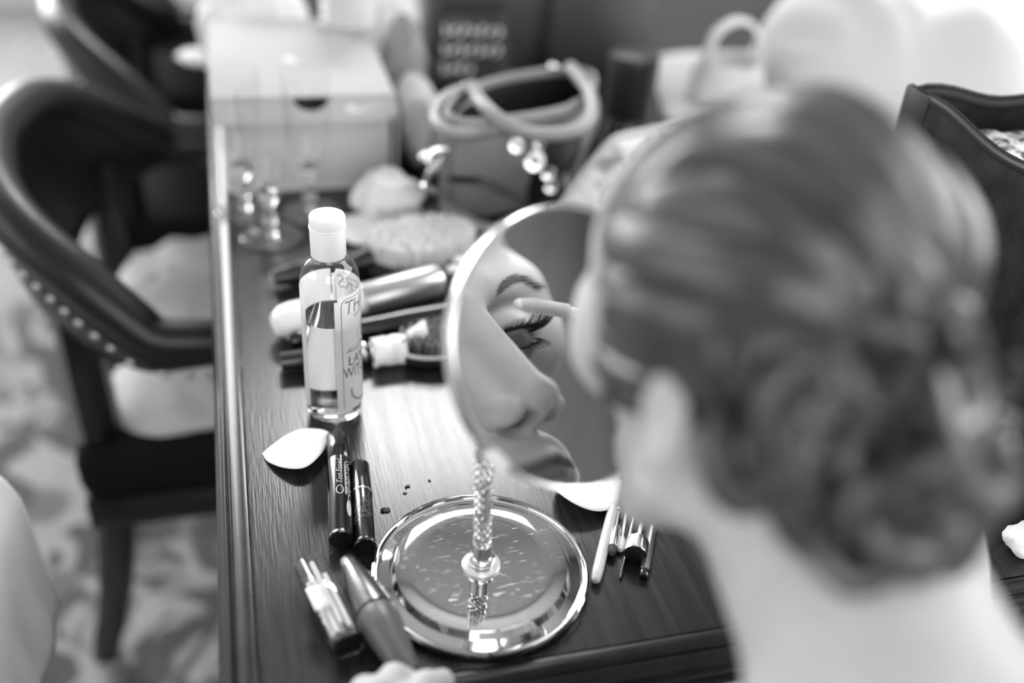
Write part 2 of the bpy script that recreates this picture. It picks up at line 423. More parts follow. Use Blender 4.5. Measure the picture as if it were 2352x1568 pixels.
ch0 = armchair('black leather armchair pulled away from the table with a white garment over its arm', (-.534, .505, FZ), math.radians(90))

def cloth(name, label, cat, m, cx, cy, z0, rx, ry, h, seed, loc_rot=0.0, amp=.012, nu=44, nv=44, p=2.6, wr=26, group=None, lift=None, ed=.004):
    """soft folded cloth: closed cushion-like sheet with wrinkles"""
    nz = hnoise(seed); nz2 = hnoise(seed + 50)
    ca, sa = math.cos(loc_rot), math.sin(loc_rot)
    def surf(u, v, top):
        a = 2 * PI * u; k = (abs(math.cos(a)) ** p + abs(math.sin(a)) ** p) ** (-1 / p)
        k *= 1 + .09 * nz(math.cos(a) * 1.4, math.sin(a) * 1.4, 1.6)
        x, y = rx * k * v * math.cos(a), ry * k * v * math.sin(a)
        e = max(0, 1 - v ** 4)
        z = 0.0
        if top: z = ed + (h * e ** .6 + amp * (nz(x * wr, y * wr) + .6 * nz2(x * wr * 2.1, y * wr * 2.1)) * min(1, e * 2 + .15))
        if lift: z += lift(x, y)
        return (x * ca - y * sa, x * sa + y * ca, z)
    mb = MB(); N = nu
    vs = [max(.001, j / (nv - 1)) for j in range(nv)]
    V = []; F = []
    for top in (True, False):
        o = len(V)
        for j in range(nv):
            for i in range(N): V.append(surf(i / N, vs[j], top))
        for j in range(nv - 1):
            for i in range(N):
                q = (o + j * N + i, o + (j + 1) * N + i, o + (j + 1) * N + (i + 1) % N, o + j * N + (i + 1) % N)
                F.append(q if top else q[::-1])
    for i in range(N): F.append(((nv - 1) * N + i, nv * N + (nv - 1) * N + i, nv * N + (nv - 1) * N + (i + 1) % N, (nv - 1) * N + (i + 1) % N))
    o = mb.add(V, F).build(name, m, loc=(cx, cy, z0), sharp=0)
    return tag(o, label, cat, group)
TOWEL = mat('white_towelling', .78, .9, spec=.1, bump=.5, bscale=300, var=.04, vscale=12)
cloth('towel', 'white crumpled towel lying on the leather seat behind the nail-studded arm', 'towel', TOWEL, -.072, 1.338, FZ + .466, .135, .108, .085, 3, amp=.014)
cloth('towel', 'pale folded towel on the leather seat under the nail-studded arm', 'towel', mat('shaded_white_towelling', .55, .9, spec=.1, bump=.4, bscale=300), -.068, 1.132, FZ + .466, .135, .096, .024, 8, amp=.006)  # shade under the arm is put into this towel's greyer colour
def draped_garment():
    """cloth laid lengthwise over the padded arm and hanging down both sides"""
    nz = hnoise(21); nz2 = hnoise(22)
    xs = [(-.045, -.200), (-.040, -.150), (-.036, -.095), (-.033, -.045), (-.029, -.005), (-.018, .022), (0, .031), (.018, .022), (.029, -.005), (.034, -.05), (.037, -.10), (.040, -.150)]
    def fn(u, v):
        k = v * (len(xs) - 1); i = min(len(xs) - 2, int(k)); f = k - i; dx = xs[i][0] * (1 - f) + xs[i + 1][0] * f; dz = xs[i][1] * (1 - f) + xs[i + 1][1] * f
        y = .445 + .315 * u; sag = -.20 * max(0, (y - .70)) / .06 * (y - .70)
        hang = max(0, -dz) / .2; w = .010 * nz(y * 26, v * 5) * (.25 + hang)
        return (-.254 + dx * (1 + .12 * nz2(y * 11, 3)) + w, y + .012 * hang * nz(y * 30, v * 3), -.105 + dz * (1 + .18 * nz2(y * 9, v)) + .006 * nz(y * 34, v * 7) + sag)
    return tag(MB().grid(fn, 60, 44).build('garment', mat('white_garment_cloth', .62, .9, spec=.1, bump=.3, bscale=200), solid=.003, sharp=0), 'white garment draped over the padded arm of the pulled-away chair', 'garment')
draped_garment()
# ================================================================== VANITY MIRROR
CHROME = mat('scratched_chrome', .80, .05, metal=1.0, rvar=.04, vscale=40, bump=.012, bscale=9)
CHROME2 = mat('satin_chrome', .82, .18, metal=1.0)
MR = .3721; _c = np.array([.17622, .45714, .20256]); _n = np.array([.32922, -.77005, .54648]); _n /= np.linalg.norm(_n); _n = _n - UP * .0095; _n /= np.linalg.norm(_n)
_s = _c + _n * MR; _d = _s - (_c - RT * .0050); MN = _d / np.linalg.norm(_d); MC = _s - MN * MR
BC = (.136, .478, 0)
vm = thing('vanity_mirror', 'round tilting make-up mirror on a braided stem with shiny round base', 'mirror', BC)
def scratch_mat():
    m = mat('scratched_base_chrome', .56, .06, metal=1.0); nt = m.node_tree; I = nt.nodes['Principled BSDF'].inputs
    tc = nt.nodes.new('ShaderNodeTexCoord'); hs = []
    for k, (rot, sc) in enumerate(((.4, (70, 2600, 1)), (1.5, (60, 2300, 1)), (2.4, (80, 2800, 1)))):
        mp = nt.nodes.new('ShaderNodeMapping'); mp.inputs['Rotation'].default_value = (0, 0, rot); mp.inputs['Scale'].default_value = sc
        mp.inputs['Location'].default_value = (k * 3.1, k * 1.7, 0)
        nz = nt.nodes.new('ShaderNodeTexNoise'); nz.inputs['Scale'].default_value = 1.0; nz.inputs['Detail'].default_value = 1; nz.inputs['Distortion'].default_value = .4
        gt = nt.nodes.new('ShaderNodeMapRange'); gt.inputs[1].default_value = .735; gt.inputs[2].default_value = .775
        nt.links.new(tc.outputs['Object'], mp.inputs[0]); nt.links.new(mp.outputs[0], nz.inputs['Vector']); nt.links.new(nz.outputs[0], gt.inputs[0]); hs.append(gt.outputs[0])
    s = hs[0]
    for q in hs[1:]:
        a = nt.nodes.new('ShaderNodeMath'); a.operation = 'MAXIMUM'; nt.links.new(s, a.inputs[0]); nt.links.new(q, a.inputs[1]); s = a.outputs[0]
    mr = nt.nodes.new('ShaderNodeMapRange'); mr.inputs[3].default_value = .045; mr.inputs[4].default_value = .32
    nt.links.new(s, mr.inputs[0]); nt.links.new(mr.outputs[0], I['Roughness'])
    return m
SCR = scratch_mat()
base = MB().lathe([(0.0001, .0088), (.02, .0091), (.045, .0101), (.0598, .0111), (.0606, .0108), (.064, .0066), (.0705, .0048), (.0722, .0052), (.0732, .0066), (.0745, .0074), (.0758, .0068), (.0764, .0050), (.0760, .0022), (.074, .0005), (.07, 0), (.0001, 0)], 128).build('base', SCR, vm, sharp=25)
tag(base, 'scratched shiny round base with a raised rim')
MB().lathe([(.0001, .0116), (.0125, .0114), (.0134, .0108), (.0134, .0085)], 48).build('washer', mat('bright_washer', .85, .3, metal=.6), vm)
MB().lathe([(.0088, .0130), (.0098, .0150), (.0098, .0172), (.0086, .0180), (.0070, .0184), (.0070, .0310), (.0062, .0312), (.0058, .030)], 40).build('ferrule', CHROME2, vm)
back_c = MC - MN * .012
loc = lambda p: np.array(p) - np.array(BC)
neck = arc_pts([(0, 0, .028), (-.0012, 0, .06), (-.002, .001, .10), (-.001, .004, .135), (.008, .008, .172), tuple(loc(back_c - MN * .022)), tuple(loc(back_c))], 1400)
_sl = np.r_[0, np.cumsum(np.linalg.norm(np.diff(neck, axis=0), axis=1))]
def along(q):
    p = np.array([np.interp(q, _sl, neck[:, k]) for k in range(3)]); p2 = np.array([np.interp(q + .001, _sl, neck[:, k]) for k in range(3)]); p1 = np.array([np.interp(q - .001, _sl, neck[:, k]) for k in range(3)])
    tg = p2 - p1; tg /= np.linalg.norm(tg); n0 = np.array((1.0, 0, 0)); n0 = n0 - tg * (n0 @ tg); n0 /= np.linalg.norm(n0); return p, n0, np.cross(tg, n0)
stem = MB().tube(neck[::20], .0049, 16).build('stem_core', mat('dark_steel', .12, .35, metal=1.0), vm)
FR = [along(q) for q in np.arange(0, _sl[-1], .0007)]
for sgn in (1, -1):
    for k in range(10):
        pts = []
        for j, (p, n0, b0) in enumerate(FR):
            a_ = 2 * PI * k / 10 + sgn * 2 * PI * (j * .0007) / .034; r_ = .0055 + .0003 * sgn * math.cos(10 * a_)
            pts.append(p + (n0 * math.cos(a_) + b0 * math.sin(a_)) * r_)
        MB().tube(pts, .00082, 6, flat=.8).build('braid_strand', mat('braided_steel', .72, .2, metal=1.0), stem)
tag(stem, 'braided metal stem')
zq = Vector(MN).to_track_quat('Z', 'Y').to_matrix().to_4x4(); zq.translation = Vector(loc(MC)); MM = zq
RAD = .0832
cap = [(max(.0001, RAD * .965 * k / 40), (RAD * .965 * k / 40) ** 2 / (2 * MR)) for k in range(41)]
silver = mat('mirror_silver', .86, .0, metal=1.0)
zr = cap[-1][1]
MB().lathe(cap, 160, MM).build('mirror_glass', silver, vm, sharp=0)
MB().lathe([(RAD * .962, zr - .004), (RAD * .962, zr + .0008), (RAD * .968, zr + .0022), (RAD * .99, zr + .0030), (RAD * 1.0, zr + .0018), (RAD * 1.004, zr - .002), (RAD * 1.0, zr - .0075), (RAD * .985, zr - .0085), (RAD * .962, zr - .008)], 128, MM).build('rim', mat('bright_rim', .82, .22, metal=1.0), vm)
MB().lathe([(RAD * .985, zr - .0080), (RAD * .9, -.006), (RAD * .5, -.011), (.0001, -.012)], 96, MM).build('back_plate', CHROME2, vm, sharp=0)
# small clip on the lower rim, above the stem; its white paints a highlight
def to_px(p):
    d = np.array(p) - CAM_O; z = d @ FW; return np.array((1176 + F_PX * (d @ RT) / z, 784 - F_PX * (d @ UP) / z))
xa, ya = np.array(MM.to_3x3().col[0]), np.array(MM.to_3x3().col[1])
ang = min(np.linspace(0, 2 * PI, 360), key=lambda q: np.linalg.norm(to_px(MC + RAD * (xa * math.cos(q) + ya * math.sin(q))) - np.array((1122, 1052))))
cm = MM @ Matrix.Rotation(ang, 4, 'Z') @ Matrix.Translation((RAD * 1.0, 0, zr))
MB().box((.0, 0, 0), (.0075, .015, .010), .003, cm, 3).build('rim_clip', mat('clip_highlight', .75, .3), vm)

# ================================================================== BOTTLE
bp_ = (.0561, .6803, 0)
bot = thing('bottle', 'clear half-full toner bottle with white flip cap and printed label', 'bottle', bp_)
BR = .0232
prof_o = [(.0001, .0016), (.014, .0012), (.0195, .0), (.0222, .0012), (.0232, .0045), (.0232, .128), (.0230, .133), (.0222, .1385), (.0203, .1435), (.0172, .1475), (.0140, .1500), (.0128, .1515), (.0124, .158)]
MB().lathe(prof_o, 72).build('bottle_body', thin_glass('clear_plastic', .97, .03, .03), bot, sharp=60)
liq = [(.0001, .0032), (.0185, .0032), (.0212, .0048), (.0222, .0075), (.0222, .0975), (.0216, .0988), (.0001, .0988)]
lm_ = mat('toner_liquid', .93, .0, trans=1.0, ior=1.33)
MB().lathe(liq, 72).build('toner', lm_, bot, sharp=40)
WHP = mat('white_plastic', .82, .35, spec=.5)
cpb = MB().lathe([(.0131, .1530), (.0135, .1537), (.0137, .1770), (.0135, .1777), (.0137, .1783), (.0137, .1850), (.0130, .1866), (.0001, .1868)], 56).build('cap', WHP, bot, sharp=30)
MB().lathe([(.0134, .1760), (.0142, .1766), (.0142, .1776), (.0136, .1780)], 40).build('lid_tab', WHP, cpb)
def paper_mat():
    m = mat('label_paper', .66, .55); nt = m.node_tree; b = nt.nodes['Principled BSDF']; tr = nt.nodes.new('ShaderNodeBsdfTranslucent'); tr.inputs[0].default_value = (.8, .8, .8, 1)
    mx = nt.nodes.new('ShaderNodeMixShader'); mx.inputs[0].default_value = .42
    nt.links.new(b.outputs[0], mx.inputs[1]); nt.links.new(tr.outputs[0], mx.inputs[2]); nt.links.new(mx.outputs[0], nt.nodes['Material Output'].inputs[0])
    return m
# label: wraps the side turned away to the right of the camera
to_cam = math.atan2(-bp_[1], -bp_[0])
A_L, A_R = to_cam + math.radians(6), to_cam + math.radians(176)
LZ0, LZ1 = .018, .1275
PAPER = paper_mat(); INK = mat('label_ink', .05, .6); INKG = mat('label_grey_ink', .22, .6)
def wrapV(V, aC, zC, r, rot=0.0, sx=1.0):
    out = []
    for (x, y, z) in V:
        X = (x * math.cos(rot) - y * math.sin(rot)) * sx; Y = x * math.sin(rot) + y * math.cos(rot)
        a = aC + X / r; out.append((r * math.cos(a), r * math.sin(a), zC + Y))
    return out
lab = MB().grid(lambda u, v: ((BR + .0003) * math.cos(A_L + (A_R - A_L) * u), (BR + .0003) * math.sin(A_L + (A_R - A_L) * u), LZ0 + (LZ1 - LZ0 - .004 * (0 if .04 < u < .96 else 1)) * v), 60, 6).build('label', PAPER, bot, sharp=0)
MB().grid(lambda u, v: ((BR + .0003) * math.cos(to_cam + math.radians(178 + 126 * u)), (BR + .0003) * math.sin(to_cam + math.radians(178 + 126 * u)), LZ0 + (LZ1 - LZ0) * v), 40, 6).build('back_label', PAPER, bot, sharp=0)
RL = BR + .0006
mid = to_cam + math.radians(94)
def ltext(s, z, size, m, ang=mid, shear=0.0, sx=1.0, rot=0.0):
    V, F = text_mesh(s, size, shear); MB().add(wrapV(V, ang, z, RL, rot, sx), F).build('lettering', m, lab, smooth=False)
ltext('THAYERS', 0.1159, 0.0174, INKG, sx=.80, shear=.12)
ltext('NATURAL REMEDIES', 0.1074, 0.0044, INKG)
ltext('ALCOHOL-FREE', 0.0767, 0.0079, INKG, shear=.25)
ltext('LAVENDER', 0.0661, 0.0139, INK, sx=.78)
ltext('WITCH HAZEL', 0.0550, 0.0137, INK, sx=.68)
ltext('WITH ALOE VERA', 0.0482, 0.0042, INKG)
def line_on(pts, w, m):
    """ink line in label coordinates: (angle offset from mid in metres, z)"""
    mb = MB(); P = np.array(pts, float); T = np.gradient(P, axis=0); T /= np.linalg.norm(T, axis=1)[:, None] + 1e-9
    N = np.c_[-T[:, 1], T[:, 0]]; V = []
    for p, n in zip(P, N):
        for s in (-1, 1):
            q = p + n * s * w / 2; a = mid + q[0] / RL; V.append((RL * math.cos(a), RL * math.sin(a), q[1]))
    mb.add(V, [(2 * i, 2 * i + 1, 2 * i + 3, 2 * i + 2) for i in range(len(P) - 1)]).build('printed_line', m, lab, smooth=False)
hw = .0312
fr = [(-hw, .021), (-hw, .118), (-hw + .0008, .1218), (-hw + .003, .1240)] + [(x, .1248) for x in np.linspace(-hw + .006, hw - .006, 20)] + [(hw - .003, .1240), (hw, .118), (hw, .021)]
line_on(fr, .0007, INKG)
# banner, portrait medallion, flower and round seal as simple printed outlines
line_on([(-.027 + .054 * k / 20, .0755 + .0018 * math.sin(PI * k / 20)) for k in range(21)], .0005, INKG)
line_on([(-.027 + .054 * k / 20, .0670 + .0018 * math.sin(PI * k / 20)) for k in range(21)], .0005, INKG)
line_on([(-.006 + .0095 * math.cos(a), .0880 + .0095 * math.sin(a)) for a in np.linspace(0, 2 * PI, 36)], .0006, INKG)
for k, (w_, z_) in enumerate([(.004, .0845), (.003, .0875), (.0035, .0905), (.002, .0925)]):
    line_on([(-.006 - w_, z_), (-.006, z_ + .0006), (-.006 + w_, z_)], .0022, INKG)
for k in range(5): line_on([(-.004 + .003 * k, .026), (-.005 + .0036 * k, .033), (-.004 + .004 * k, .0385)], .0016, INKG)
line_on([(-.008 + .016 * math.cos(a), .037 + .014 * math.sin(a)) for a in np.linspace(PI * .95, PI * 1.75, 24)], .0022, INKG)

# ================================================================== COTTON PADS
COTTON = mat('cotton', .86, .95, spec=.05, bump=.5, bscale=500)
def pad(label, c, R, bend, rotz, z, tilt=0.0, squash=1.0, seed=1, fold=0.0):
    nz = hnoise(seed); V = []; F = []; N, K = 48, 12
    for top in (1, 0):
        for j in range(K + 1):
            v = max(.002, j / K)
            for i in range(N):
                a = 2 * PI * i / N; r = R * v * (1 + .03 * nz(math.cos(a), math.sin(a), 2))
                x, y = r * math.cos(a), r * math.sin(a) * squash
                t = .0026 * (1 - v ** 5) + .0004
                zz = bend * (x * x) / R + fold * max(0, y) ** 2 / R + t * (1 if top else -1)
                V.append((x, y, zz + .0006 * nz(x * 90, y * 90)))
        o = (K + 1) * N * (1 - top)
        for j in range(K):
            for i in range(N):
                q = (o + j * N + i, o + (j + 1) * N + i, o + (j + 1) * N + (i + 1) % N, o + j * N + (i + 1) % N); F.append(q if top else q[::-1])
    o2 = (K + 1) * N
    for i in range(N): F.append((K * N + i, o2 + K * N + i, o2 + K * N + (i + 1) % N, K * N + (i + 1) % N))
    M = Matrix.Rotation(rotz, 4, 'Z') @ Matrix.Rotation(tilt, 4, 'X')
    o = MB().add(V, F, M).build('cotton_pad', COTTON, loc=(c[0], c[1], 0), sharp=0)
    lo = min((M @ Vector(p)).z for p in V); o.location.z = z - lo
    return tag(o, label, 'cotton pad', 'cotton pads')
def pad_outline(label, pix, z, th, lift):
    P2 = arc_pts([at(x, y, z)[:2] for x, y in pix + pix[:1]], 96)[:-1]; cen = P2.mean(0); N = len(P2); K = 10; V = []; F = []; nz = hnoise(33)
    for top in (1, 0):
        for j in range(K + 1):
            v = max(.002, j / K)
            for i in range(N):
                p = cen + (P2[i] - cen) * v; q = p - cen; t = th * (1 - v ** 6) + .0003
                V.append((q[0], q[1], lift(q) + (t if top else -t) + .0005 * nz(q[0] * 90, q[1] * 90)))
        o = (K + 1) * N * (1 - top)
        for j in range(K):
            for i in range(N):
                qd = (o + j * N + i, o + (j + 1) * N + i, o + (j + 1) * N + (i + 1) % N, o + j * N + (i + 1) % N); F.append(qd if top else qd[::-1])
    o2 = (K + 1) * N
    for i in range(N): F.append((K * N + i, o2 + K * N + i, o2 + K * N + (i + 1) % N, K * N + (i + 1) % N))
    lo = min(p[2] for p in V); o = MB().add(V, F).build('cotton_pad', COTTON, loc=(cen[0], cen[1], -lo), sharp=0)
    return tag(o, label, 'cotton pad', 'cotton pads')
pad_outline('white half-moon cotton pad leaning on the bottle foot beside the mascaras', [(600, 1016), (622, 1003), (660, 984), (692, 974), (728, 977), (754, 988), (752, 1008), (738, 1036), (708, 1062), (678, 1068), (640, 1056), (612, 1036)], .012, .0014, lambda q: .0105 + q[0] * .10 - 6.0 * q[0] ** 2 * (q[0] < 0) - q[1] * .05)
pad('white curled cotton pad lying beside the white pencil and mirror', at(1352, 1122, .008), .0270, .35, math.radians(20), 0, math.radians(-6), .95, 4)
pad('white cotton pad lying behind the bottle cap near the crumpled tissue', at(822, 532, .004), .030, .2, math.radians(20), 0, math.radians(8), 1, 5)
# ================================================================== MASCARAS AND SMALL COSMETICS
BLKG = mat('black_gloss_plastic', .006, .16, spec=.6, coat=.3)
BLKM = mat('black_matt_plastic', .006, .5)
SILV = mat('silver_metal', .75, .2, metal=1.0)
PRINT = mat('grey_print', .48, .5)
def lying(p0, p1, r):
    a = np.array(at(*p0, r)); b = np.array(at(*p1, r)); return a, b
def wrapped(mbp, name, parent, M, s, size, t, ang, r, m, flip=1, shear=0.0, sx=1.0):
    """lettering that runs along a lying cylinder (axis z of M)"""
    V, F = text_mesh(s, size, shear); out = []
    for (x, y, z) in V:
        a = ang - flip * y / r; out.append((r * math.cos(a), r * math.sin(a), t + x * sx))
    return MB().add(out, F, M).build(name, m, parent, smooth=False)
def strip(pts, r, w, M):
    """line on a cylinder: pts (t, angle)"""
    P = np.array([(t, a * r) for t, a in pts]); T = np.gradient(P, axis=0); T /= np.linalg.norm(T, axis=1)[:, None] + 1e-9
    N = np.c_[-T[:, 1], T[:, 0]]; V = []
    for p, n in zip(P, N):
        for s in (-1, 1):
            q = p + n * s * w / 2; V.append((r * math.cos(q[1] / r), r * math.sin(q[1] / r), q[0]))
    return MB().add(V, [(2 * i, 2 * i + 1, 2 * i + 3, 2 * i + 2) for i in range(len(P) - 1)], M)
def up_angle(M):
    """angle (about the local z axis of M) that points to world +z"""
    l = M.to_3x3().inverted() @ Vector((0, 0, 1)); return math.atan2(l.y, l.x)
def side_sign(M):
    """+1 when a growing angle at the top turns towards world +x"""
    u = up_angle(M); d = M.to_3x3() @ Vector((math.cos(u + .3), math.sin(u + .3), 0)); return 1 if d.x > 0 else -1

r1 = .0090
a, b = lying((776, 1000), (784, 1240), r1)
a, b = b, a                                   # axis from the near end to the far end
t1 = thing('mascara_tube', 'long black mascara tube with script lettering, beside a cotton pad', 'mascara', (a[0], a[1], 0))
M1 = Matrix.Translation((-a[0], -a[1], 0)) @ M_axis(a, b); L1 = float(np.linalg.norm(b - a)); u1 = up_angle(M1); s1 = side_sign(M1)
js = L1 * .715
MB().lathe([(.0001, 0), (r1 * .9, 0), (r1, .0008), (r1, .0022), (r1 * .985, .0028), (r1, .0034), (r1, js - .0006)], 40, M1).build('tube', BLKG, t1)
MB().lathe([(r1 * .96, js - .0006), (r1 * .96, js + .0004), (r1 * .99, js + .0008), (r1 * .99, L1 - .001), (r1 * .9, L1), (.0001, L1)], 40, M1).build('cap', BLKG, t1)
wrapped(None, 'lettering', t1, M1, 'Too Faced', .0066, L1 * .545, u1 + s1 * .05, r1 + .0002, PRINT, s1, .3)
wrapped(None, 'lettering', t1, M1, 'Lash INJECTION', .0064, L1 * .48, u1 + s1 * .74, r1 + .0002, PRINT, s1, .15, .82)
strip([(L1 * .37 + .0045 * math.cos(k), u1 + s1 * (.02 + .28 * math.sin(k))) for k in np.linspace(0, 2 * PI, 20)], r1 + .00022, .0008, M1).build('printed_logo', PRINT, t1, smooth=False)
q0, q1 = L1 * .335, L1 * .625
strip([(q0, u1 + s1 * .48)] + [(q, u1 + s1 * .48) for q in np.linspace(q0 + .003, q1, 8)] + [(q1 + .003, u1 + s1 * .62), (q1 + .004, u1 + s1 * .95)], r1 + .00022, .0006, M1).build('printed_frame', PRINT, t1, smooth=False)
strip([(q, u1 + s1 * .58) for q in np.linspace(q0, q1 - .004, 8)] + [(q1 - .003, u1 + s1 * .62), (q1 - .003, u1 + s1 * 1.02)], r1 + .00022, .0006, M1).build('printed_frame', PRINT, t1, smooth=False)
strip([(q0, u1 + s1 * .75), (L1 * .27, u1 + s1 * .75)], r1 + .00022, .0005, M1).build('printed_needle', PRINT, t1, smooth=False)
V, F = [], []
for k in range(20):
    c = 2 * PI * k / 20; tt = L1 * .215 + .0085 * math.cos(c); aa = u1 + s1 * (.78 + .24 * math.sin(c)); V.append(((r1 + .0002) * math.cos(aa), (r1 + .0002) * math.sin(aa), tt))
MB().add(V, [tuple(range(20))], M1).build('printed_wand', PRINT, t1, smooth=False)

r2 = .0079
a, b = lying((826, 1070), (840, 1257), r2); a, b = b, a
t2 = thing('mascara_tube', 'short black mascara tube with a silver ring, next to the mirror base', 'mascara', (a[0], a[1], 0))
M2 = Matrix.Translation((-a[0], -a[1], 0)) @ M_axis(a, b); L2 = float(np.linalg.norm(b - a)); u2 = up_angle(M2); s2 = side_sign(M2); js = L2 * .62
MB().lathe([(.0001, 0), (r2 * 1.0, 0), (r2 * 1.07, .0008), (r2 * 1.07, .0035), (r2, .0042), (r2, js)], 40, M2).build('tube', BLKG, t2)
MB().lathe([(r2 * 1.0, js), (r2 * 1.04, js + .0003), (r2 * 1.04, js + .0018), (r2, js + .0021)], 40, M2).build('ring', SILV, t2)
MB().lathe([(r2 * .98, js + .002), (r2 * .98, L2 - .0012), (r2 * .88, L2), (.0001, L2)], 40, M2).build('cap', BLKG, t2)
DPR = mat('faint_print', .10, .4)
for k, (tt, of) in enumerate([(.30, .1), (.36, -.35), (.42, .25), (.26, -.6), (.48, .5), (.33, .75)]):   # faint flower pattern
    strip([(L2 * tt + .003 * (1 + .5 * math.cos(5 * c)) * math.cos(c), u2 + s2 * of + .003 / r2 * (1 + .5 * math.cos(5 * c)) * math.sin(c)) for c in np.linspace(0, 2 * PI, 40)], r2 + .0002, .0004, M2).build('printed_flower', DPR, t2, smooth=False)
strip([(q, u2 + s2 * .10) for q in np.linspace(L2 * .66, L2 * .76, 6)], r2 + .0001, .0016, M2).build('printed_mark', DPR, t2, smooth=False)
strip([(q, u2 + s2 * 1.35) for q in np.linspace(L2 * .04, L2 * .42, 6)], r2 + .0003, .0045, M2).build('sticker', mat('grey_sticker', .4, .5), t2, smooth=False)

# clear case with white sticks inside
r3 = .0112
a, b = lying((712, 1300), (802, 1482), r3); a, b = b, a
t3 = thing('swab_case', 'clear plastic tube holding white sticks, lying by the tapered mascara', 'case', (a[0], a[1], 0))
M3 = Matrix.Translation((-a[0], -a[1], 0)) @ M_axis(a, b); L3 = float(np.linalg.norm(b - a)); u3 = up_angle(M3); s3 = side_sign(M3)
CLR = thin_glass('clear_case', .93, .06, .09)
def rsq(r, p=3.4):
    return [(r * abs(math.cos(c)) ** (2 / p) * (1 if math.cos(c) >= 0 else -1), r * abs(math.sin(c)) ** (2 / p) * (1 if math.sin(c) >= 0 else -1)) for c in np.linspace(0, 2 * PI, 40, endpoint=False)]
def prism(mb, outl, zs, scl, M):
    V = []; n = len(outl)
    for z, s in zip(zs, scl): V += [(x * s, y * s, z) for x, y in outl]
    F = [(i * n + j, i * n + (j + 1) % n, (i + 1) * n + (j + 1) % n, (i + 1) * n + j) for i in range(len(zs) - 1) for j in range(n)]
    F += [tuple(range(n - 1, -1, -1)), tuple((len(zs) - 1) * n + j for j in range(n))]
    return mb.add(V, F, M)
R3 = Matrix.Rotation(u3 + PI / 4 * 0, 4, 'Z')
prism(MB(), rsq(r3), [0, .001, L3 * .5, L3 * .502, L3 - .001, L3], [.93, 1.0, 1.0, .97, .97, .9], M3 @ R3).build('case_shell', CLR, t3)
prism(MB(), rsq(r3 * .8), [.0006, .004], [1, 1], M3 @ R3).build('end_plug', BLKM, t3)
for k, (x, y, z0, z1) in enumerate([(.0058, -.0045, .008, L3 * .80), (.0066, .0002, .014, L3 * .95), (.0055, .0048, .010, L3 * .78), (.0005, -.0062, .01, L3 * .8), (.0005, .006, .012, L3 * .75), (.001, 0, .01, L3 * .8)]):
    MB().tube([tuple((M3 @ R3) @ Vector((x, y, z0 + (z1 - z0) * q / 6))) for q in range(7)], [.0018, .0019, .0019, .0018], 10).build('white_stick', WHP, t3)
tagm = MB().grid(lambda u, v: (r3 * .93, -.0068 * s3 + .0055 * (u - .5) * 2, L3 * (.36 + .27 * v)), 6, 6, M3 @ R3).build('paper_tag', mat('paper_white', .85, .7), t3, solid=.0004)

# tapered grey mascara
a, b = np.array(at(796, 1284, .0135)), np.array(at(938, 1548, .0145))
t4 = thing('mascara_tube', 'tapered silver-grey bullet mascara resting against the mirror base', 'mascara', (a[0], a[1], 0))
M4 = Matrix.Translation((-a[0], -a[1], 0)) @ M_axis(a, b); L4 = float(np.linalg.norm(b - a)); js = L4 * .50; u4 = up_angle(M4); s4 = side_sign(M4)
GUN = mat('gunmetal_gloss', .16, .22, metal=.85, rvar=.04, vscale=30)
for k_ in (1,):
    cp_ = [(.0001, 0), (.0042, .0002), (.0056, .0014), (.0072, L4 * .10), (.0098, L4 * .22), (.0122, L4 * .36), (.0136, js - .001)]
    MB().lathe(cp_, 48, M4).build('cap', GUN, t4)
    MB().lathe([(.0128, js - .001), (.0128, js + .0012)], 48, M4).build('seam', BLKM, t4)
    MB().lathe([(.0134, js + .001), (.0139, js + .002), (.0128, L4 * .66), (.0104, L4 * .82), (.0082, L4 * .96), (.006, L4), (.0001, L4)], 48, M4).build('tube', mat('grey_satin_plastic', .085, .38, spec=.5), t4)
for k in range(6):        # faint embossed strokes where the worn lettering is
    tt = js - .010 - .0042 * k; rr = .0136 - .0022 * (k / 6) ** 1.2 + .0001
    strip([(tt + .0014 * math.sin(c * 5 + k), u4 - s4 * (.30 + .38 * (c - .5))) for c in np.linspace(0, 1, 14)], rr, .0007, M4).build('worn_lettering', DPR, t4, smooth=False)

# ------------------------------------------------------------------ pencils and applicators on the right
def rod(name, label, cat, p0, p1, z, segs, grp='pencils and applicators beside the mirror base'):
    a, b = np.array(at(*p0, z)), np.array(at(*p1, z)); t = thing(name, label, cat, (a[0], a[1], 0), grp)
    M = Matrix.Translation((-a[0], -a[1], 0)) @ M_axis(a, b); L = float(np.linalg.norm(b - a))
    for nm, pr, m in segs: MB().lathe([(max(.0001, r), q * L) for r, q in pr], 20, M).build(nm, m, t)
    return t
PEARL = mat('pearl_white_paint', .62, .3, spec=.6)
rod('cosmetic_pencil', 'thick pearly white cosmetic pencil beside the mirror base', 'pencil', (1367, 1335), (1424, 1100), .0042,
    [('barrel', [(0, 0), (.0022, .002), (.0034, .014), (.0040, .10), (.0041, 1), (0, 1)], PEARL)])
rod('eyeshadow_applicator', 'clear-handled applicator with silver ferrule and dark foam tip', 'applicator', (1404, 1274), (1430, 1120), .0044,
    [('foam_tip', [(0, 0), (.0028, .02), (.0038, .07), (.0036, .12)], mat('dark_foam', .07, .9)),
     ('ferrule', [(.0036, .10), (.0042, .20), (.0043, .36), (.0038, .38), (.0012, .39)], SILV),
     ('handle', [(.0011, .38), (.0011, .63), (.0024, .635), (.0024, .66), (.0012, .67), (.0012, 1), (0, 1)], mat('clear_rod', .7, .1, trans=.5))])
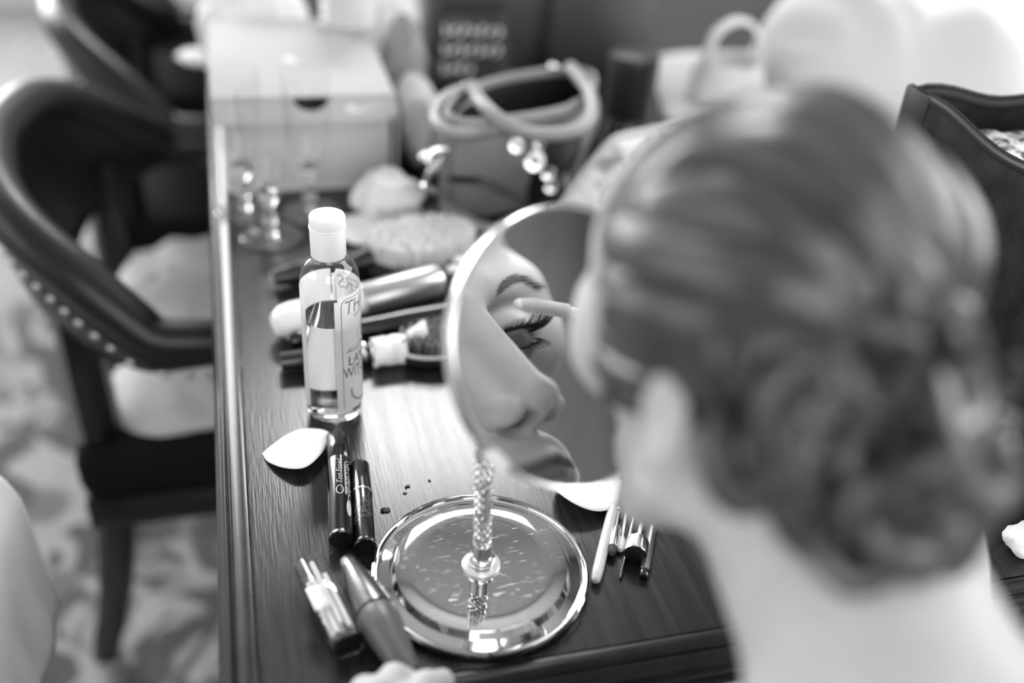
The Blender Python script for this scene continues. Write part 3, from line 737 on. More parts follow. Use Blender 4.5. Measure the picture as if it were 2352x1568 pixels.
rod('cotton_swab', 'white cotton swab lying between the applicators', 'cotton swab', (1424, 1266), (1446, 1130), .0030,
    [('cotton_tip', [(0, 0), (.0022, .02), (.0030, .08), (.0028, .16), (.0018, .22), (.0011, .24)], COTTON), ('stick', [(.0011, .22), (.0011, 1), (0, 1)], WHP)])
rod('eyeliner_brush', 'thin black eyeliner brush with silver shaft lying beside the cotton swab', 'brush', (1425, 1328), (1462, 1160), .0018,
    [('tip', [(0, 0), (.0010, .01), (.0014, .08), (.0014, .3)], BLKG), ('shaft', [(.0014, .3), (.0016, .34), (.0015, 1), (0, 1)], SILV)])
rod('lip_gloss_wand', 'silver capped wand with a wide dark end lying among the pencils', 'wand', (1459, 1274), (1484, 1145), .0088,
    [('end_disc', [(0, 0), (.0078, .0), (.0084, .008)], BLKM), ('cap', [(.0084, .008), (.0086, .02), (.0086, .215), (.0078, .23), (0, .232)], SILV), ('stem', [(.0014, .22), (.0014, 1), (0, 1)], WHP)])
ep = rod('eyeliner_pencil', 'slim black and silver eyeliner pencil outermost in the row of pencils', 'pencil', (1478, 1326), (1505, 1175), .0036,
    [('cap', [(0, 0), (.0026, .004), (.0033, .02), (.0034, .10)], BLKG), ('barrel', [(.0033, .10), (.0035, .12), (.0035, .95), (.002, 1), (0, 1)], mat('grey_satin_metal', .45, .28, metal=.9))])
# ------------------------------------------------------------------ flakes of dried make-up
for k, (px, py, s, lab_) in enumerate([(884, 1172, .0042, 'largest curled dark make-up flake beside the mascara'), (936, 1118, .0026, 'small curled dark flake on the bright table reflection'), (930, 1133, .0017, 'tiny black flake lying next to a curled flake'), (986, 1104, .0016, 'tiny dark flake farthest toward the mirror')]):
    c = at(px, py, 0); mb = MB(); r = random.Random(k)
    n = 11; rad = [s * (.45 + .8 * r.random()) for _ in range(n)]
    V = [(0, 0, s * .45)] + [(rad[q] * math.cos(2 * PI * q / n) * .9, rad[q] * math.sin(2 * PI * q / n) * .75, .0003 + s * .5 * r.random() * (q % 2)) for q in range(n)]
    o = MB().add(V, [(0, 1 + q, 1 + (q + 1) % n) for q in range(n)], flat=True).build('makeup_flake', mat('dark_flake', .06, .6), loc=(c[0], c[1], 0), solid=.0003)
    tag(o, lab_, 'flake', 'dried make-up flakes')
# ================================================================== HAIR TOOLS BEHIND THE BOTTLE
BRIS = mat('pale_bristle', .72, .5); BLKR = mat('black_rubber', .010, .6); DWOOD = mat('dark_lacquered_handle', .012, .3, coat=.3)
def bristles(mb, pts, h, r, d=(0, 0, 1), ball=0.0):
    d = np.array(d, float)
    for p in pts:
        p = np.array(p); e = p + d * h + RNG.normal(size=3) * h * .05
        mb.tube([p, (p + e) / 2, e], [r, r * .9, r * .75 if not ball else ball], 5)
def oval_pts(rx, ry, n, seed):
    r = np.random.default_rng(seed); out = []
    k = int(math.sqrt(n) * 1.15)
    for i in range(k):
        for j in range(k):
            x = -1 + 2 * (i + .5 * (j % 2)) / k + .02; y = -1 + 2 * (j + .5) / k
            if x * x + y * y < .97: out.append((x * rx + r.normal() * .0006, y * ry + r.normal() * .0006))
    return out
# big paddle brush, pale bristles up
c = np.array(at(968, 566, .02)); e = np.array(at(625, 640, .012)); ax = (c - e); ax[2] = 0; ax /= np.linalg.norm(ax); rz = math.atan2(ax[1], ax[0])
t = thing('paddle_brush', 'large hairbrush lying with its dense pale bristles up behind the bottle', 'hairbrush', (c[0], c[1], 0), rotz=rz)
Mz = Matrix.Identity(4)
MB().lathe([(.0001, .002), (.85, .002), (1, .007), (.97, .014), (.8, .018), (.0001, .019)], 40, Matrix.Diagonal((.066, .046, 1, 1))).build('head', BLKR, t)
ld = float(np.linalg.norm((c - e)[:2]))
MB().tube(arc_pts([(-.055, 0, .0155), (-.085, 0, .0110), (-.11, 0, .0120), (-ld * .8, 0, .013), (-ld, 0, .012)], 24), [.015, .009, .010, .0125, .012, .007], 14).build('handle', DWOOD, t)
mb = MB(); bristles(mb, [(x, y, .017) for x, y in oval_pts(.060, .041, 900, 2)], .021, .0012)
tag(mb.build('bristles', BRIS, t, smooth=False), 'dense pale bristles', kind='stuff')
# curling iron: white handle, silver barrel, black tip
p0, p1 = np.array(at(640, 743, .018)), np.array(at(1062, 626, .018)); L = float(np.linalg.norm(p1 - p0))
t = thing('curling_iron', 'curling iron with fat white handle and silver barrel behind the bottle', 'curling iron', (p0[0], p0[1], 0))
M = Matrix.Translation((-p0[0], -p0[1], 0)) @ M_axis(p0, p1)
MB().lathe([(.0001, -.006), (.010, -.004), (.0155, .004), (.0172, .014), (.0165, .03), (.0140, .05), (.0135, .088)], 32, M).build('handle', WHP, t)
MB().lathe([(.0155, .086), (.0165, .088), (.0165, L * .84), (.0158, L * .85)], 32, M).build('barrel', mat('silver_barrel', .55, .3, metal=.9), t)
MB().lathe([(.0120, L * .845), (.0120, L * .97), (.010, L), (.0001, L)], 24, M).build('cool_tip', BLKR, t)
uu = up_angle(M)
for da, zz in ((.5, .92), (-.4, 1.0)):
    MB().tube([tuple(M @ Vector((.0135 * math.cos(uu + da), .0135 * math.sin(uu + da), L * (zz - .03 + .012 * q)))) for q in range(6)], [.003, .0042, .003, .0042, .003], 8).build('tip_ridge', WHP, t)
# slim black brush handle with ball end
p0, p1 = np.array(at(684, 780, .012)), np.array(at(1030, 722, .012)); L = float(np.linalg.norm(p1 - p0))
t = thing('styling_brush', 'black hairbrush with round ball-ended handle lying against the curling iron', 'hairbrush', (p0[0], p0[1], 0))
M = Matrix.Translation((-p0[0], -p0[1], 0)) @ M_axis(p0, p1)
MB().lathe([(.0001, -.009), (.006, -.007), (.0088, 0), (.0066, .007), (.006, .012), (.009, .05), (.0105, .09), (.0115, L * .7), (.0115, L), (.0001, L + .004)], 24, M).build('handle', BLKG, t)
# round cushion brush with balled pins, wound with white tissue
c = np.array(at(998, 785, .014)); e = np.array(at(645, 832, .010)); ax = c - e; rz = math.atan2(ax[1], ax[0]); ld = float(np.linalg.norm(ax[:2]))
t = thing('cushion_brush', 'dark hairbrush with ball-tipped pins beside the mirror rim', 'hairbrush', (c[0], c[1], 0), rotz=rz)
MB().lathe([(.0001, .002), (.9, .003), (1, .009), (.98, .013), (.86, .0135), (.0001, .018)], 40, Matrix.Diagonal((.040, .029, 1, 1))).build('head', BLKR, t)
MB().lathe([(.86, .0135), (.92, .0165), (.97, .0150), (.98, .0128)], 40, Matrix.Diagonal((.040, .029, 1, 1))).build('cushion_rim', mat('pale_rim', .5, .5), t)
MB().tube(arc_pts([(-.034, 0, .0125), (-.05, 0, .0105), (-.07, 0, .0105), (-ld * .7, 0, .0115), (-ld, 0, .0105)], 30), [.012, .008, .0085, .0105, .0095, .0085], 14).build('handle', DWOOD, t)
for k in range(2): MB().lathe([(.0098, 0), (.0108, .001), (.0108, .003), (.0098, .004)], 24, Matrix.Translation((-.060 - .008 * k, 0, .0105)) @ Matrix.Rotation(PI / 2, 4, 'Y')).build('handle_ring', SILV, t)
proto = None
pm = MB(); pm.tube([(0, 0, 0), (0, 0, .006), (0, 0, .0085)], [.0007, .0007, .0007], 5); pm.lathe([(.0001, .0078), (.0013, .0086), (.0016, .0096), (.0012, .0108), (.0001, .0112)], 7)
for x, y in oval_pts(.034, .024, 95, 5):
    if proto is None: o = proto = pm.build('pin', mat('dark_pin', .22, .25), t)
    else: o = proto.copy(); COL.objects.link(o)
    o.location = (x, y, .0150)
# white tissue knotted round its handle
k0 = np.array(at(893, 806, .012)); nz = hnoise(31)
tt = thing('tissue_wrap', 'white tissue knotted round the handle of the dark pin brush', 'tissue', (k0[0], k0[1], 0), rotz=rz)
TIS = mat('white_tissue', .84, .95, spec=.05, bump=.4, bscale=250)
def wrapf(u, v):
    a = 2 * PI * v; w = .013 + .0022 * nz(u * 4, math.cos(a) * 2) + .001 * nz(u * 9, math.sin(a) * 4)
    return ((u - .5) * .030, w * math.cos(a), .0125 + max(-.0115, w * math.sin(a) * 1.0))
MB().grid(wrapf, 14, 30, cv=True).build('wrap', TIS, tt, solid=.001)
def knotf(u, v):
    a = 2 * PI * v; r = (.0035 + .006 * u ** 1.5) * (1 + .35 * nz(u * 3 + 1, math.cos(a) * 2.5)); return (.010 + .026 * u, .004 + r * math.cos(a) + .006 * u, .020 + .005 * u + r * .75 * math.sin(a))
MB().grid(knotf, 14, 22, cv=True).build('knot_end', TIS, tt, solid=.001)

# ================================================================== WINE GLASSES
SOL = mat('solid_glass', .95, .0, trans=1.0, ior=1.48); TH = thin_glass('thin_glass_wall', .985, .02, .02)
def glass(label, c, h=.168):
    t = thing('wine_glass', label, 'glass', (c[0], c[1], 0), 'stemmed glasses behind the bottle')
    MB().lathe([(.0001, .0006), (.029, .0006), (.0305, .0010), (.0322, .0018), (.0326, .0028), (.0316, .0036), (.030, .0032), (.026, .0034), (.012, .0056)], 48).build('foot', thin_glass('glass_foot', .96, .06, .16), t)
    MB().lathe([(.0001, .0050), (.008, .0054), (.0055, .009), (.0042, .015), (.0060, .020), (.0085, .024), (.0060, .028), (.0045, .034), (.0062, .042), (.0095, .048), (.0118, .054), (.0100, .060), (.0001, .062)], 36).build('stem', SOL, t)
    MB().lathe([(.0100, .060), (.0145, .066), (.0200, .080), (.0240, .100), (.0262, .125), (.0268, .150), (.0262, h)], 40).build('bowl', TH, t)
    return t
glass('clear stemmed glass standing closest to the table edge', at(565, 488))
glass('clear stemmed glass standing next to the bottle cap and paddle brush handle', at(625, 548))
glass('clear stemmed glass standing between the shoe box and bottle cap', at(716, 492))

# ================================================================== SHOE BOX
CARD = mat('darkened_lid_card', .35, .6, var=.015, vscale=6); CARD2 = mat('pale_card', .52, .65, var=.015, vscale=6); DARKI = mat('box_inside', .02, .9)  # lid top darkened to offset the strong light falling on it
bx0, bx1, by0, by1, bz0, bz1 = -.032, .176, 1.113, 1.415, .087, .121
t = thing('shoe_box', 'white lidded shoe box with half-round finger hole on the table', 'box', ((bx0 + bx1) / 2, (by0 + by1) / 2, 0))
O = (-(bx0 + bx1) / 2, -(by0 + by1) / 2, 0)
bd = MB(); i = .012
for (cc, ss) in [(((bx0 + bx1) / 2 + .004, by0 + .018, .048), (bx1 - bx0 - .016, .003, .096)), (((bx0 + bx1) / 2, by1 - .008, .048), (bx1 - bx0 - .008, .003, .096)),
                 ((bx0 + .012, (by0 + by1) / 2, .048), (.003, by1 - by0 - .022, .096)), ((bx1 + .004, (by0 + by1) / 2 + .004, .048), (.003, by1 - by0 - .022, .096)), (((bx0 + bx1) / 2, (by0 + by1) / 2, .0015), (bx1 - bx0 - .008, by1 - by0 - .022, .003))]:
    bd.box(cc, ss, .0008)
bd.build('box_body', CARD2, t, loc=O)
ld = thing('lid_tmp', None, None); bpy.data.objects.remove(ld)
lidtop = MB().box(((bx0 + bx1) / 2, (by0 + by1) / 2, bz1 - .001), (bx1 - bx0, by1 - by0, .002), .0008).build('lid', CARD, t, loc=O)
hx = (.0795); hr = .0205
def front_outline():
    w = bx1 - bx0; H = bz1 - bz0 - .002; L_ = [(0.0, 0.0)]
    L_ += [(w - .016 + .016 * math.sin(q), .016 - .016 * math.cos(q)) for q in np.linspace(0, PI / 2, 8)]
    L_ += [(w, H)] + [(hx - bx0 + hr * math.cos(q), H - hr * .82 * math.sin(q)) for q in np.linspace(0, PI, 20)] + [(0, H)]
    return L_
Mf = Matrix.Translation((bx0 + O[0], by0 + .0035 + O[1], bz0)) @ Matrix.Rotation(PI / 2, 4, 'X')
MB().poly(front_outline(), .0016, Mf).build('lid_front', CARD2, t)
lw = MB()
lw.box((bx0 + .001, (by0 + by1) / 2, (bz0 + bz1) / 2 - .001), (.0018, by1 - by0 - .004, bz1 - bz0 - .002)); lw.box((bx1 - .001, (by0 + by1) / 2, (bz0 + bz1) / 2 - .001), (.0018, by1 - by0 - .004, bz1 - bz0 - .002)); lw.box(((bx0 + bx1) / 2, by1 - .001, (bz0 + bz1) / 2 - .001), (bx1 - bx0, .0018, bz1 - bz0 - .002))
lw.build('lid_sides', CARD2, t, loc=O)
MB().box(((bx0 + bx1) / 2, (by0 + by1) / 2 + .01, .045), (bx1 - bx0 - .03, by1 - by0 - .06, .08), .004).build('dark_filler', DARKI, t, loc=O)  # near-black block filling the box behind the finger hole
def swoosh(L_, H_):
    top = [(x, H_ * (.95 * (1 - x) ** 2.2 * .35 + x ** 1.5 * .9 - .12 * math.sin(PI * x))) for x in np.linspace(0, 1, 18)]
    P_ = [(0.0, .40), (.06, .18), (.18, .05), (.34, .06), (.6, .3), (1.0, 1.0), (.62, .42), (.40, .30), (.26, .32), (.20, .46), (.22, .72), (.10, .62)]
    return [(x * L_, y * H_) for x, y in P_]
GLOSSW = mat('glossy_white_print', .9, .15)
MB().poly(swoosh(.045, .024), .0003, Matrix.Translation(((bx0 + bx1) / 2 + O[0] - .018, by0 + .135 + O[1], bz1 + .0001)) @ Matrix.Rotation(math.radians(-60), 4, 'Z')).build('printed_mark', GLOSSW, lidtop).location = tuple(-np.array(O))
MB().poly(swoosh(.046, .015), .0003, Matrix.Translation((bx1 - .058 + O[0], by0 + .0019 + O[1], bz0 + .012)) @ Matrix.Rotation(PI / 2, 4, 'X')).build('printed_mark', GLOSSW, t)
# nested plastic cups on the lid
CUP = mat('frosted_cup_plastic', .62, .3, trans=.08, spec=.5)
proto = None
cc = at(795, 38, .121)
for k in range(7):
    if proto is None:
        proto = thing('plastic_cup', 'pale ribbed plastic cup nested in the stack on the shoe box lid', 'cup', (cc[0], cc[1] - .03, .1215), 'nested cups on the shoe box')
        MB().lathe([(.0365, .0), (.0382, .0006), (.0384, .003), (.0370, .004), (.0345, .006), (.0315, .075), (.0300, .0765), (.0001, .0768)], 48).build('cup_wall', CUP, proto)
        o = proto
    else: o = copy_tree(proto)
    o.location = (cc[0] + .0006 * (k % 3 - 1), cc[1] - .03, .1215 + .0125 * k)

# ================================================================== CRUMPLED PAPER, CELLOPHANE, WHITE CLOTHS
def crumple(name, label, cat, m, c, r, seed, amp=.35, freq=3.0, n=34, ridge=True, zmin=0.0, flat=False):
    nzs = [hnoise(seed + k) for k in range(3)]; V = []; F = []
    N, K = n * 2, n
    for j in range(K + 1):
        th = PI * j / K
        for i_ in range(N):
            ph = 2 * PI * i_ / N; d = np.array((math.sin(th) * math.cos(ph), math.sin(th) * math.sin(ph), math.cos(th)))
            f = nzs[0](d[0] * freq + d[2], d[1] * freq, 1.0); g = nzs[1](d[2] * freq * 1.7, d[0] * freq * 1.7 + d[1], 1.2)
            if ridge: f = .5 - 1.6 * abs(f); g = .4 - 1.2 * abs(g)
            s = 1 + amp * (f + .5 * g); p = d * np.array(r) * s; V.append((p[0], p[1], max(zmin - c[2], p[2])))
    for j in range(K):
        for i_ in range(N): F.append((j * N + i_, (j + 1) * N + i_, (j + 1) * N + (i_ + 1) % N, j * N + (i_ + 1) % N))
    return tag(MB().add(V, F).build(name, m, loc=tuple(c), sharp=0 if not flat else 25), label, cat)
PAPW = mat('white_crumpled_paper', .70, .7, spec=.2)
c = at(893, 454, .025); crumple('crumpled_paper', 'crumpled white paper lying beside the handbag strap', 'paper', PAPW, (c[0], c[1], .026), (.032, .036, .027), 11, .62, 1.3, n=9, flat=True)
CELO = mat('crinkled_cellophane', .50, .12, trans=.55, ior=1.15, spec=.7)
crumple('cellophane', 'crinkled clear cellophane beside the shoe box lid', 'wrapping', CELO, (.224, 1.34, .068), (.028, .040, .066), 15, .45, 2.4, n=12, flat=True)
crumple('tissue_paper', 'white tissue paper heaped behind the shoe box near the cups', 'tissue', PAPW, (.03, 1.50, .085), (.07, .06, .085), 18, .3, 2.0)
crumple('tissue_paper', 'white tissue paper heaped between cups and dark carrier bag', 'tissue', PAPW, (.245, 1.56, .075), (.045, .05, .075), 19, .35, 1.8)
crumple('wrapping_paper', 'pale paper standing along the side of the shoe box', 'paper', mat('pale_paper', .42, .7), (.219, 1.21, .05), (.028, .085, .052), 23, .12, 1.6)
crumple('paper_scrap', 'white scrap of paper sticking out beyond the table edge behind the shoe box', 'paper', PAPW, (-.034, 1.60, .012), (.052, .03, .012), 27, .2, 2.0)

# ================================================================== CARRIER BAG
PAP = mat('grey_paper_bag', .075, .55, var=.012, vscale=5, bump=.1, bscale=25); PAPD = mat('dark_paper_bag', .028, .5)
c0 = np.array(at(1020, 180, 0)); c1 = np.array(at(1488, 150, 0)); ax = c1 - c0; wd = float(np.linalg.norm(ax)); rz = math.atan2(ax[1], ax[0])
t = thing('carrier_bag', 'tall dark grey paper carrier bag with white script, behind the handbag', 'bag', (c0[0], c0[1], 0), rotz=rz)
HB = .40; dp = .13
def bagside(pts, nm, m):
    V = [(x, y, 0) for x, y in pts] + [(x * 1.0, y, HB * .5) for x, y in pts] + [(x, y, HB) for x, y in pts]; n = len(pts)
    F = [(r * n + k, r * n + k + 1, (r + 1) * n + k + 1, (r + 1) * n + k) for r in range(2) for k in range(n - 1)]
    return MB().add(V, F, flat=True).build(nm, m, t, solid=.0012)
bagside([(0, 0), (wd * .33, -.004), (wd * .47, .006), (wd * .48, -.008), (wd * .7, -.004), (wd, 0)], 'front_panel', PAP)
bagside([(0, dp), (wd, dp)], 'back_panel', PAP); bagside([(0, 0), (.028, dp / 2), (0, dp)], 'gusset', PAPD); bagside([(wd, 0), (wd - .028, dp / 2), (wd, dp)], 'gusset', PAPD)
MB().box((wd / 2, dp / 2, .001), (wd, dp, .002)).build('bag_bottom', PAPD, t)
for y in (-.004, dp + .004):
    MB().tube(arc_pts([(wd * .3, y, HB - .05), (wd * .32, y, HB + .05), (wd * .5, y, HB + .12), (wd * .68, y, HB + .05), (wd * .7, y, HB - .05)], 24), .003, 8).build('rope_handle', BLKM, t)
# small dark pouch with illegible white script in front of it
c = np.array(at(1072, 172, 0)); t = thing('gift_pouch', 'dark pouch with slanting white script leaning on the carrier bag', 'pouch', (c[0], c[1] - .042, 0), rotz=rz + .04)
def pouch(u, v):
    a = 2 * PI * u; w = .062 * (1 - .08 * v); d_ = .022 * (1 - .55 * v) + .002
    k = (abs(math.cos(a)) ** 3 + abs(math.sin(a)) ** 3) ** (-1 / 3); return (w * k * math.cos(a), d_ * k * math.sin(a) + .012 * v, .11 * v)
MB().grid(pouch, 40, 10, cu=True).build('pouch_body', mat('black_satin', .014, .4), t, sharp=0)
SCR_M = mat('white_script', .8, .5)
for row in range(3):
    for k in range(7 - (row == 2) * 3):
        x0 = -.052 + k * .0145 + row * -.003; z0 = .088 - row * .027 - k * .0012; yv = -.0225 - .0008 + (.012 + .012) * (z0 / .11)
        MB().tube([(x0 + .006 * math.sin(q * 5.5 + k * (row + 2)) * .6 + .008 * q * .6, yv - .0012, z0 + .011 * (q - .5) * (1 if k % 2 else 1.35)) for q in np.linspace(0, 1, 12)], .0019, 5).build('script_stroke', SCR_M, t)

# ================================================================== HANDBAG
HLEA = mat('grey_leather', .18, .42, spec=.5, bump=.2, bscale=180, rvar=.06, vscale=12); HDARK = mat('dark_lining', .018, .7); HTRIM = mat('pale_leather_trim', .27, .4, bump=.1, bscale=200); HBLK = mat('black_leather_gusset', .012, .35)
Z_R = .128
bl, br_, frr, fl = np.array(at(1062, 200, Z_R)), np.array(at(1372, 158, Z_R)), np.array(at(1352, 252, Z_R)), np.array(at(1005, 300, Z_R))
cH = (bl + br_ + frr + fl) / 4
t = thing('handbag', 'slouchy grey leather handbag with pale looped handles, standing open', 'handbag', (cH[0], cH[1], 0))
q4 = [p - np.array((cH[0], cH[1], 0)) for p in (fl, frr, br_, bl)]
b4 = [np.array((p[0] * 1.0 + (.02 if p[0] < 0 else -.01), p[1] * .9 + .02, 0.004)) for p in q4]
nz = hnoise(41)
def ring4(P4, u, round_=.22):
    s = (u * 4) % 4; k = int(s); f = s - k; a, b = P4[k], P4[(k + 1) % 4]; p = a + (b - a) * f
    cen = sum(P4) / 4; e = abs(f - .5) * 2; return cen + (p - cen) * (1 - round_ * e ** 3)
def hb(u, v):
    lo, hi = ring4(b4, u), ring4(q4, u); p = lo * (1 - v) + hi * v; cen = (sum(q4) * v + sum(b4) * (1 - v)) / 4
    bul = 1 + .16 * math.sin(PI * min(1, v * 1.1)) + .13 * nz(u * 9, v * 3) * math.sin(PI * min(1, v * 1.05)); p = cen + (p - cen) * bul
    p[2] = .003 + Z_R * v + .010 * nz(u * 7 + 2, 1) * v; return tuple(p)
MB().grid(hb, 96, 22, cu=True).build('bag_body', HLEA, t, solid=.004, sharp=0)
MB().grid(lambda u, v: tuple(np.array(hb(u, .06 + .9 * v)) * np.array((.95, .95, 1))), 64, 12, cu=True).build('lining', HDARK, t, sharp=0)
def disc_bottom(u, v): p = np.array(hb(u, .06)); return (p[0] * v, p[1] * v + (1 - v) * .01, .008)
MB().grid(disc_bottom, 48, 6, cu=True).build('bag_bottom', HDARK, t)
rim = [hb(k / 80, 1.0) for k in range(80)]
MB().tube(rim, .0042, 8, closed=True, flat=1.5).build('rim_trim', HTRIM, t)
MB().tube([np.array(hb(.25 + .25 * q / 10, .93)) * np.array((.93, .93, 1)) for q in range(11)], .0022, 6).build('zip_tape', HTRIM, t)
MB().tube([np.array(hb(.75 + .22 * q / 10, .90)) * np.array((.93, .93, 1)) for q in range(11)], .0022, 6).build('zip_tape', HTRIM, t)
lc = lambda px, py, z: np.array(at(px, py, z)) - np.array((cH[0], cH[1], 0))
CH0 = np.array((cH[0], cH[1], 0))
_uv = [(u, v) for u in np.linspace(0, 1, 160, endpoint=False) for v in np.linspace(0, 1, 34)]; _pt = np.array([hb(u, v) for u, v in _uv]); _d = _pt + CH0 - CAM_O; _dep = _d @ FW
_px = np.c_[1176 + F_PX * (_d @ RT) / _dep, 784 - F_PX * (_d @ UP) / _dep]
def on_bag(px, py, out=.003):
    """point of the bag's outer skin in this line of sight, lifted off it a little"""
    e = np.linalg.norm(_px - np.array((px, py)), axis=1); k = np.where(e < e.min() + 8)[0]; p = _pt[k[_dep[k].argmin()]]; w = CAM_O - CH0 - p; return p + w / np.linalg.norm(w) * out
def on_rim(px, py, up=.004):
    d = np.array(rim) + CH0 - CAM_O; z = d @ FW; q = np.c_[1176 + F_PX * (d @ RT) / z, 784 - F_PX * (d @ UP) / z]; return np.array(rim[int(np.linalg.norm(q - np.array((px, py)), axis=1).argmin())]) + np.array((0, 0, up))
def at_depth(px, py, dep): return CAM_O + FW * dep + RT * (dep * (px - 1176) / F_PX) - UP * (dep * (py - 784) / F_PX) - CH0
hA = arc_pts([on_rim(1073, 192), lc(1110, 240, .142), lc(1165, 285, .134), lc(1240, 308, .124), lc(1320, 300, .124), lc(1358, 262, .132), lc(1350, 205, .140), on_rim(1303, 152)], 60)
MB().tube(hA, .0078, 14).build('handle', HTRIM, t)
hB = arc_pts([on_rim(1066, 196), lc(1020, 225, .132), lc(1000, 262, .126), lc(1018, 296, .122), lc(1070, 306, .122), on_bag(1150, 298, .005)], 44)
MB().tube(hB, .0068, 12).build('handle', HTRIM, t)
for (px, py, z) in [(1073, 190, .146), (1303, 150, .150), (1272, 150, .143), (1060, 196, .140)]:
    p = on_rim(px, py, .006); MB().lathe([(.0001, .005), (.003, .0045), (.0052, .002), (.0058, 0), (.0052, -.003), (.0001, -.004)], 20, Matrix.Translation(tuple(p))).build('handle_stud', SILV, t)
# dark side panel with buckles and pale tab
gs = MB().grid(lambda u, v: tuple(np.array(hb(.16 + .11 * u, .04 + .80 * v)) * np.array((1.045, 1.045, 1))), 14, 14).build('side_panel', HBLK, t, solid=.002, sharp=0)
for (px, py, z, s) in [(1192, 335, .085, .008), (1240, 338, .085, .006), (1232, 378, .062, .011), (1262, 405, .045, .008), (1272, 430, .035, .008)]:
    p = on_bag(px, py, .007); MB().lathe([(s * .45, 0), (s, -.001), (s * 1.1, .0012), (s, .0034), (s * .45, .003)], 18, Matrix.Translation(tuple(p)) @ Vector(CAM_O - CH0 - p).to_track_quat('Z', 'Y').to_matrix().to_4x4()).build('buckle', SILV, t)
p = on_bag(1298, 412, .008); MB().tube(arc_pts([p + np.array((-.006, 0, .012)), p + np.array((.001, 0, .008)), p + np.array((.006, 0, -.012))], 10), .0042, 8, flat=.5).build('pull_tab', WHP, t)
# shoulder strap with snap hook lying in front
HK0 = on_bag(1026, 346, .004); hkd = float((HK0 + CH0 - CAM_O) @ FW)
st = arc_pts([at_depth(976, 430, hkd), lc(1005, 448, .035), lc(1035, 474, .022), lc(1075, 508, .012), lc(1130, 525, .006), lc(1170, 530, .004)], 30)
def ribbon(u, v):
    i_ = int(round(u * (len(st) - 1))); tg = st[min(i_ + 1, len(st) - 1)] - st[max(i_ - 1, 0)]; w_ = np.array((-tg[1], tg[0], 0)); w_ /= np.linalg.norm(w_) + 1e-9
    q = st[i_] + w_ * .0105 * (2 * v - 1); return (q[0], q[1], max(.0022, q[2]))
MB().grid(ribbon, len(st), 7).build('shoulder_strap', HTRIM, t, solid=.003)
MB().tube(arc_pts([HK0] + [at_depth(x, y, hkd) for x, y in ((1012, 341), (992, 347), (986, 370), (1003, 374), (1016, 362), (1006, 376), (986, 398), (975, 425))], 44), .0034, 8).build('snap_hook', SILV, t)
MB().lathe([(.0001, .004), (.004, .0035), (.0048, 0), (.004, -.0035), (.0001, -.004)], 16, Matrix.Translation(tuple(at_depth(974, 428, hkd)))).build('hook_swivel', SILV, t)
MB().tube(arc_pts([at_depth(x, y, hkd) for x, y in ((990, 350), (974, 352), (968, 360), (976, 366), (988, 364))], 16), .003, 8).build('hook_ring', SILV, t)
MB().tube(arc_pts([on_bag(x, y, .004) for x, y in ((1010, 405), (1060, 415), (1110, 422), (1160, 440), (1205, 462))], 24), .0075, 8, flat=.5).build('front_strap', HBLK, t)

# ================================================================== SPRAY CAN
c = at(1430, 340)
t = thing('hairspray_can', 'black hairspray can with wide faceted cap beside the handbag', 'spray can', (c[0], c[1], 0))
MB().lathe([(.0001, 0), (.030, 0), (.0322, .0015), (.0322, .046), (.031, .0475)], 40).build('can_body', BLKG, t)
def capf(u, v):
    a = 2 * PI * u; fac = 1 - .03 * (math.cos(8 * a) > 0) * 0 - .018 * abs(math.sin(4 * a))
    r = .0345 * fac; zs = [(.0, .0475), (1, .048), (1.0, .055), (1.0, .129), (.97, .1325), (.5, .134), (.0, .1345)]; k = v * 6; i_ = min(5, int(k)); f = k - i_
    return (r * (zs[i_][0] * (1 - f) + zs[i_ + 1][0] * f) * math.cos(a), r * (zs[i_][0] * (1 - f) + zs[i_ + 1][0] * f) * math.sin(a), zs[i_][1] * (1 - f) + zs[i_ + 1][1] * f)
MB().grid(capf, 64, 25, cu=True).build('cap', mat('black_satin_cap', .012, .3), t, sharp=30)
tc_ = math.atan2(-c[1], -c[0])
for da in (-.16, .12):
    aa = tc_ + da; MB().box((.0324 * math.cos(aa), .0324 * math.sin(aa), .040), (.006, .0012, .0024), .0004, None).build('printed_mark', PRINT, t)

# ================================================================== LACE POUCH
def lace():
    m = mat('lace_fabric', .55, .85); nt = m.node_tree; I = nt.nodes['Principled BSDF'].inputs; tc = nt.nodes.new('ShaderNodeTexCoord')
    v = nt.nodes.new('ShaderNodeTexVoronoi'); v.feature = 'DISTANCE_TO_EDGE'; v.inputs['Scale'].default_value = 55; nz = nt.nodes.new('ShaderNodeTexNoise'); nz.inputs['Scale'].default_value = 28; nz.inputs['Detail'].default_value = 4
    nt.links.new(tc.outputs['Object'], v.inputs['Vector']); nt.links.new(tc.outputs['Object'], nz.inputs['Vector'])
    rp = nt.nodes.new('ShaderNodeValToRGB'); rp.color_ramp.elements[0].color = (.26, .26, .26, 1); rp.color_ramp.elements[1].color = (.72, .72, .72, 1); rp.color_ramp.elements[0].position = .40; rp.color_ramp.elements[1].position = .58
    mm = nt.nodes.new('ShaderNodeMath'); mm.operation = 'ADD'; nt.links.new(v.outputs[0], mm.inputs[0]); nt.links.new(nz.outputs[0], mm.inputs[1]); nt.links.new(mm.outputs[0], rp.inputs[0]); nt.links.new(rp.outputs[0], I['Base Color'])
    bp = nt.nodes.new('ShaderNodeBump'); bp.inputs['Strength'].default_value = .5; bp.inputs['Distance'].default_value = .003; nt.links.new(mm.outputs[0], bp.inputs['Height']); nt.links.new(bp.outputs[0], I['Normal'])
    return m
LACE = lace()
t = thing('lace_pouch', 'pale lace make-up pouch with piped edge behind the mirror', 'pouch', (.415, .955, 0), rotz=.35)
def lp(u, v):
    a = 2 * PI * u; w = .085; hgt = .12
    x = -w + 2 * w * u
    return x
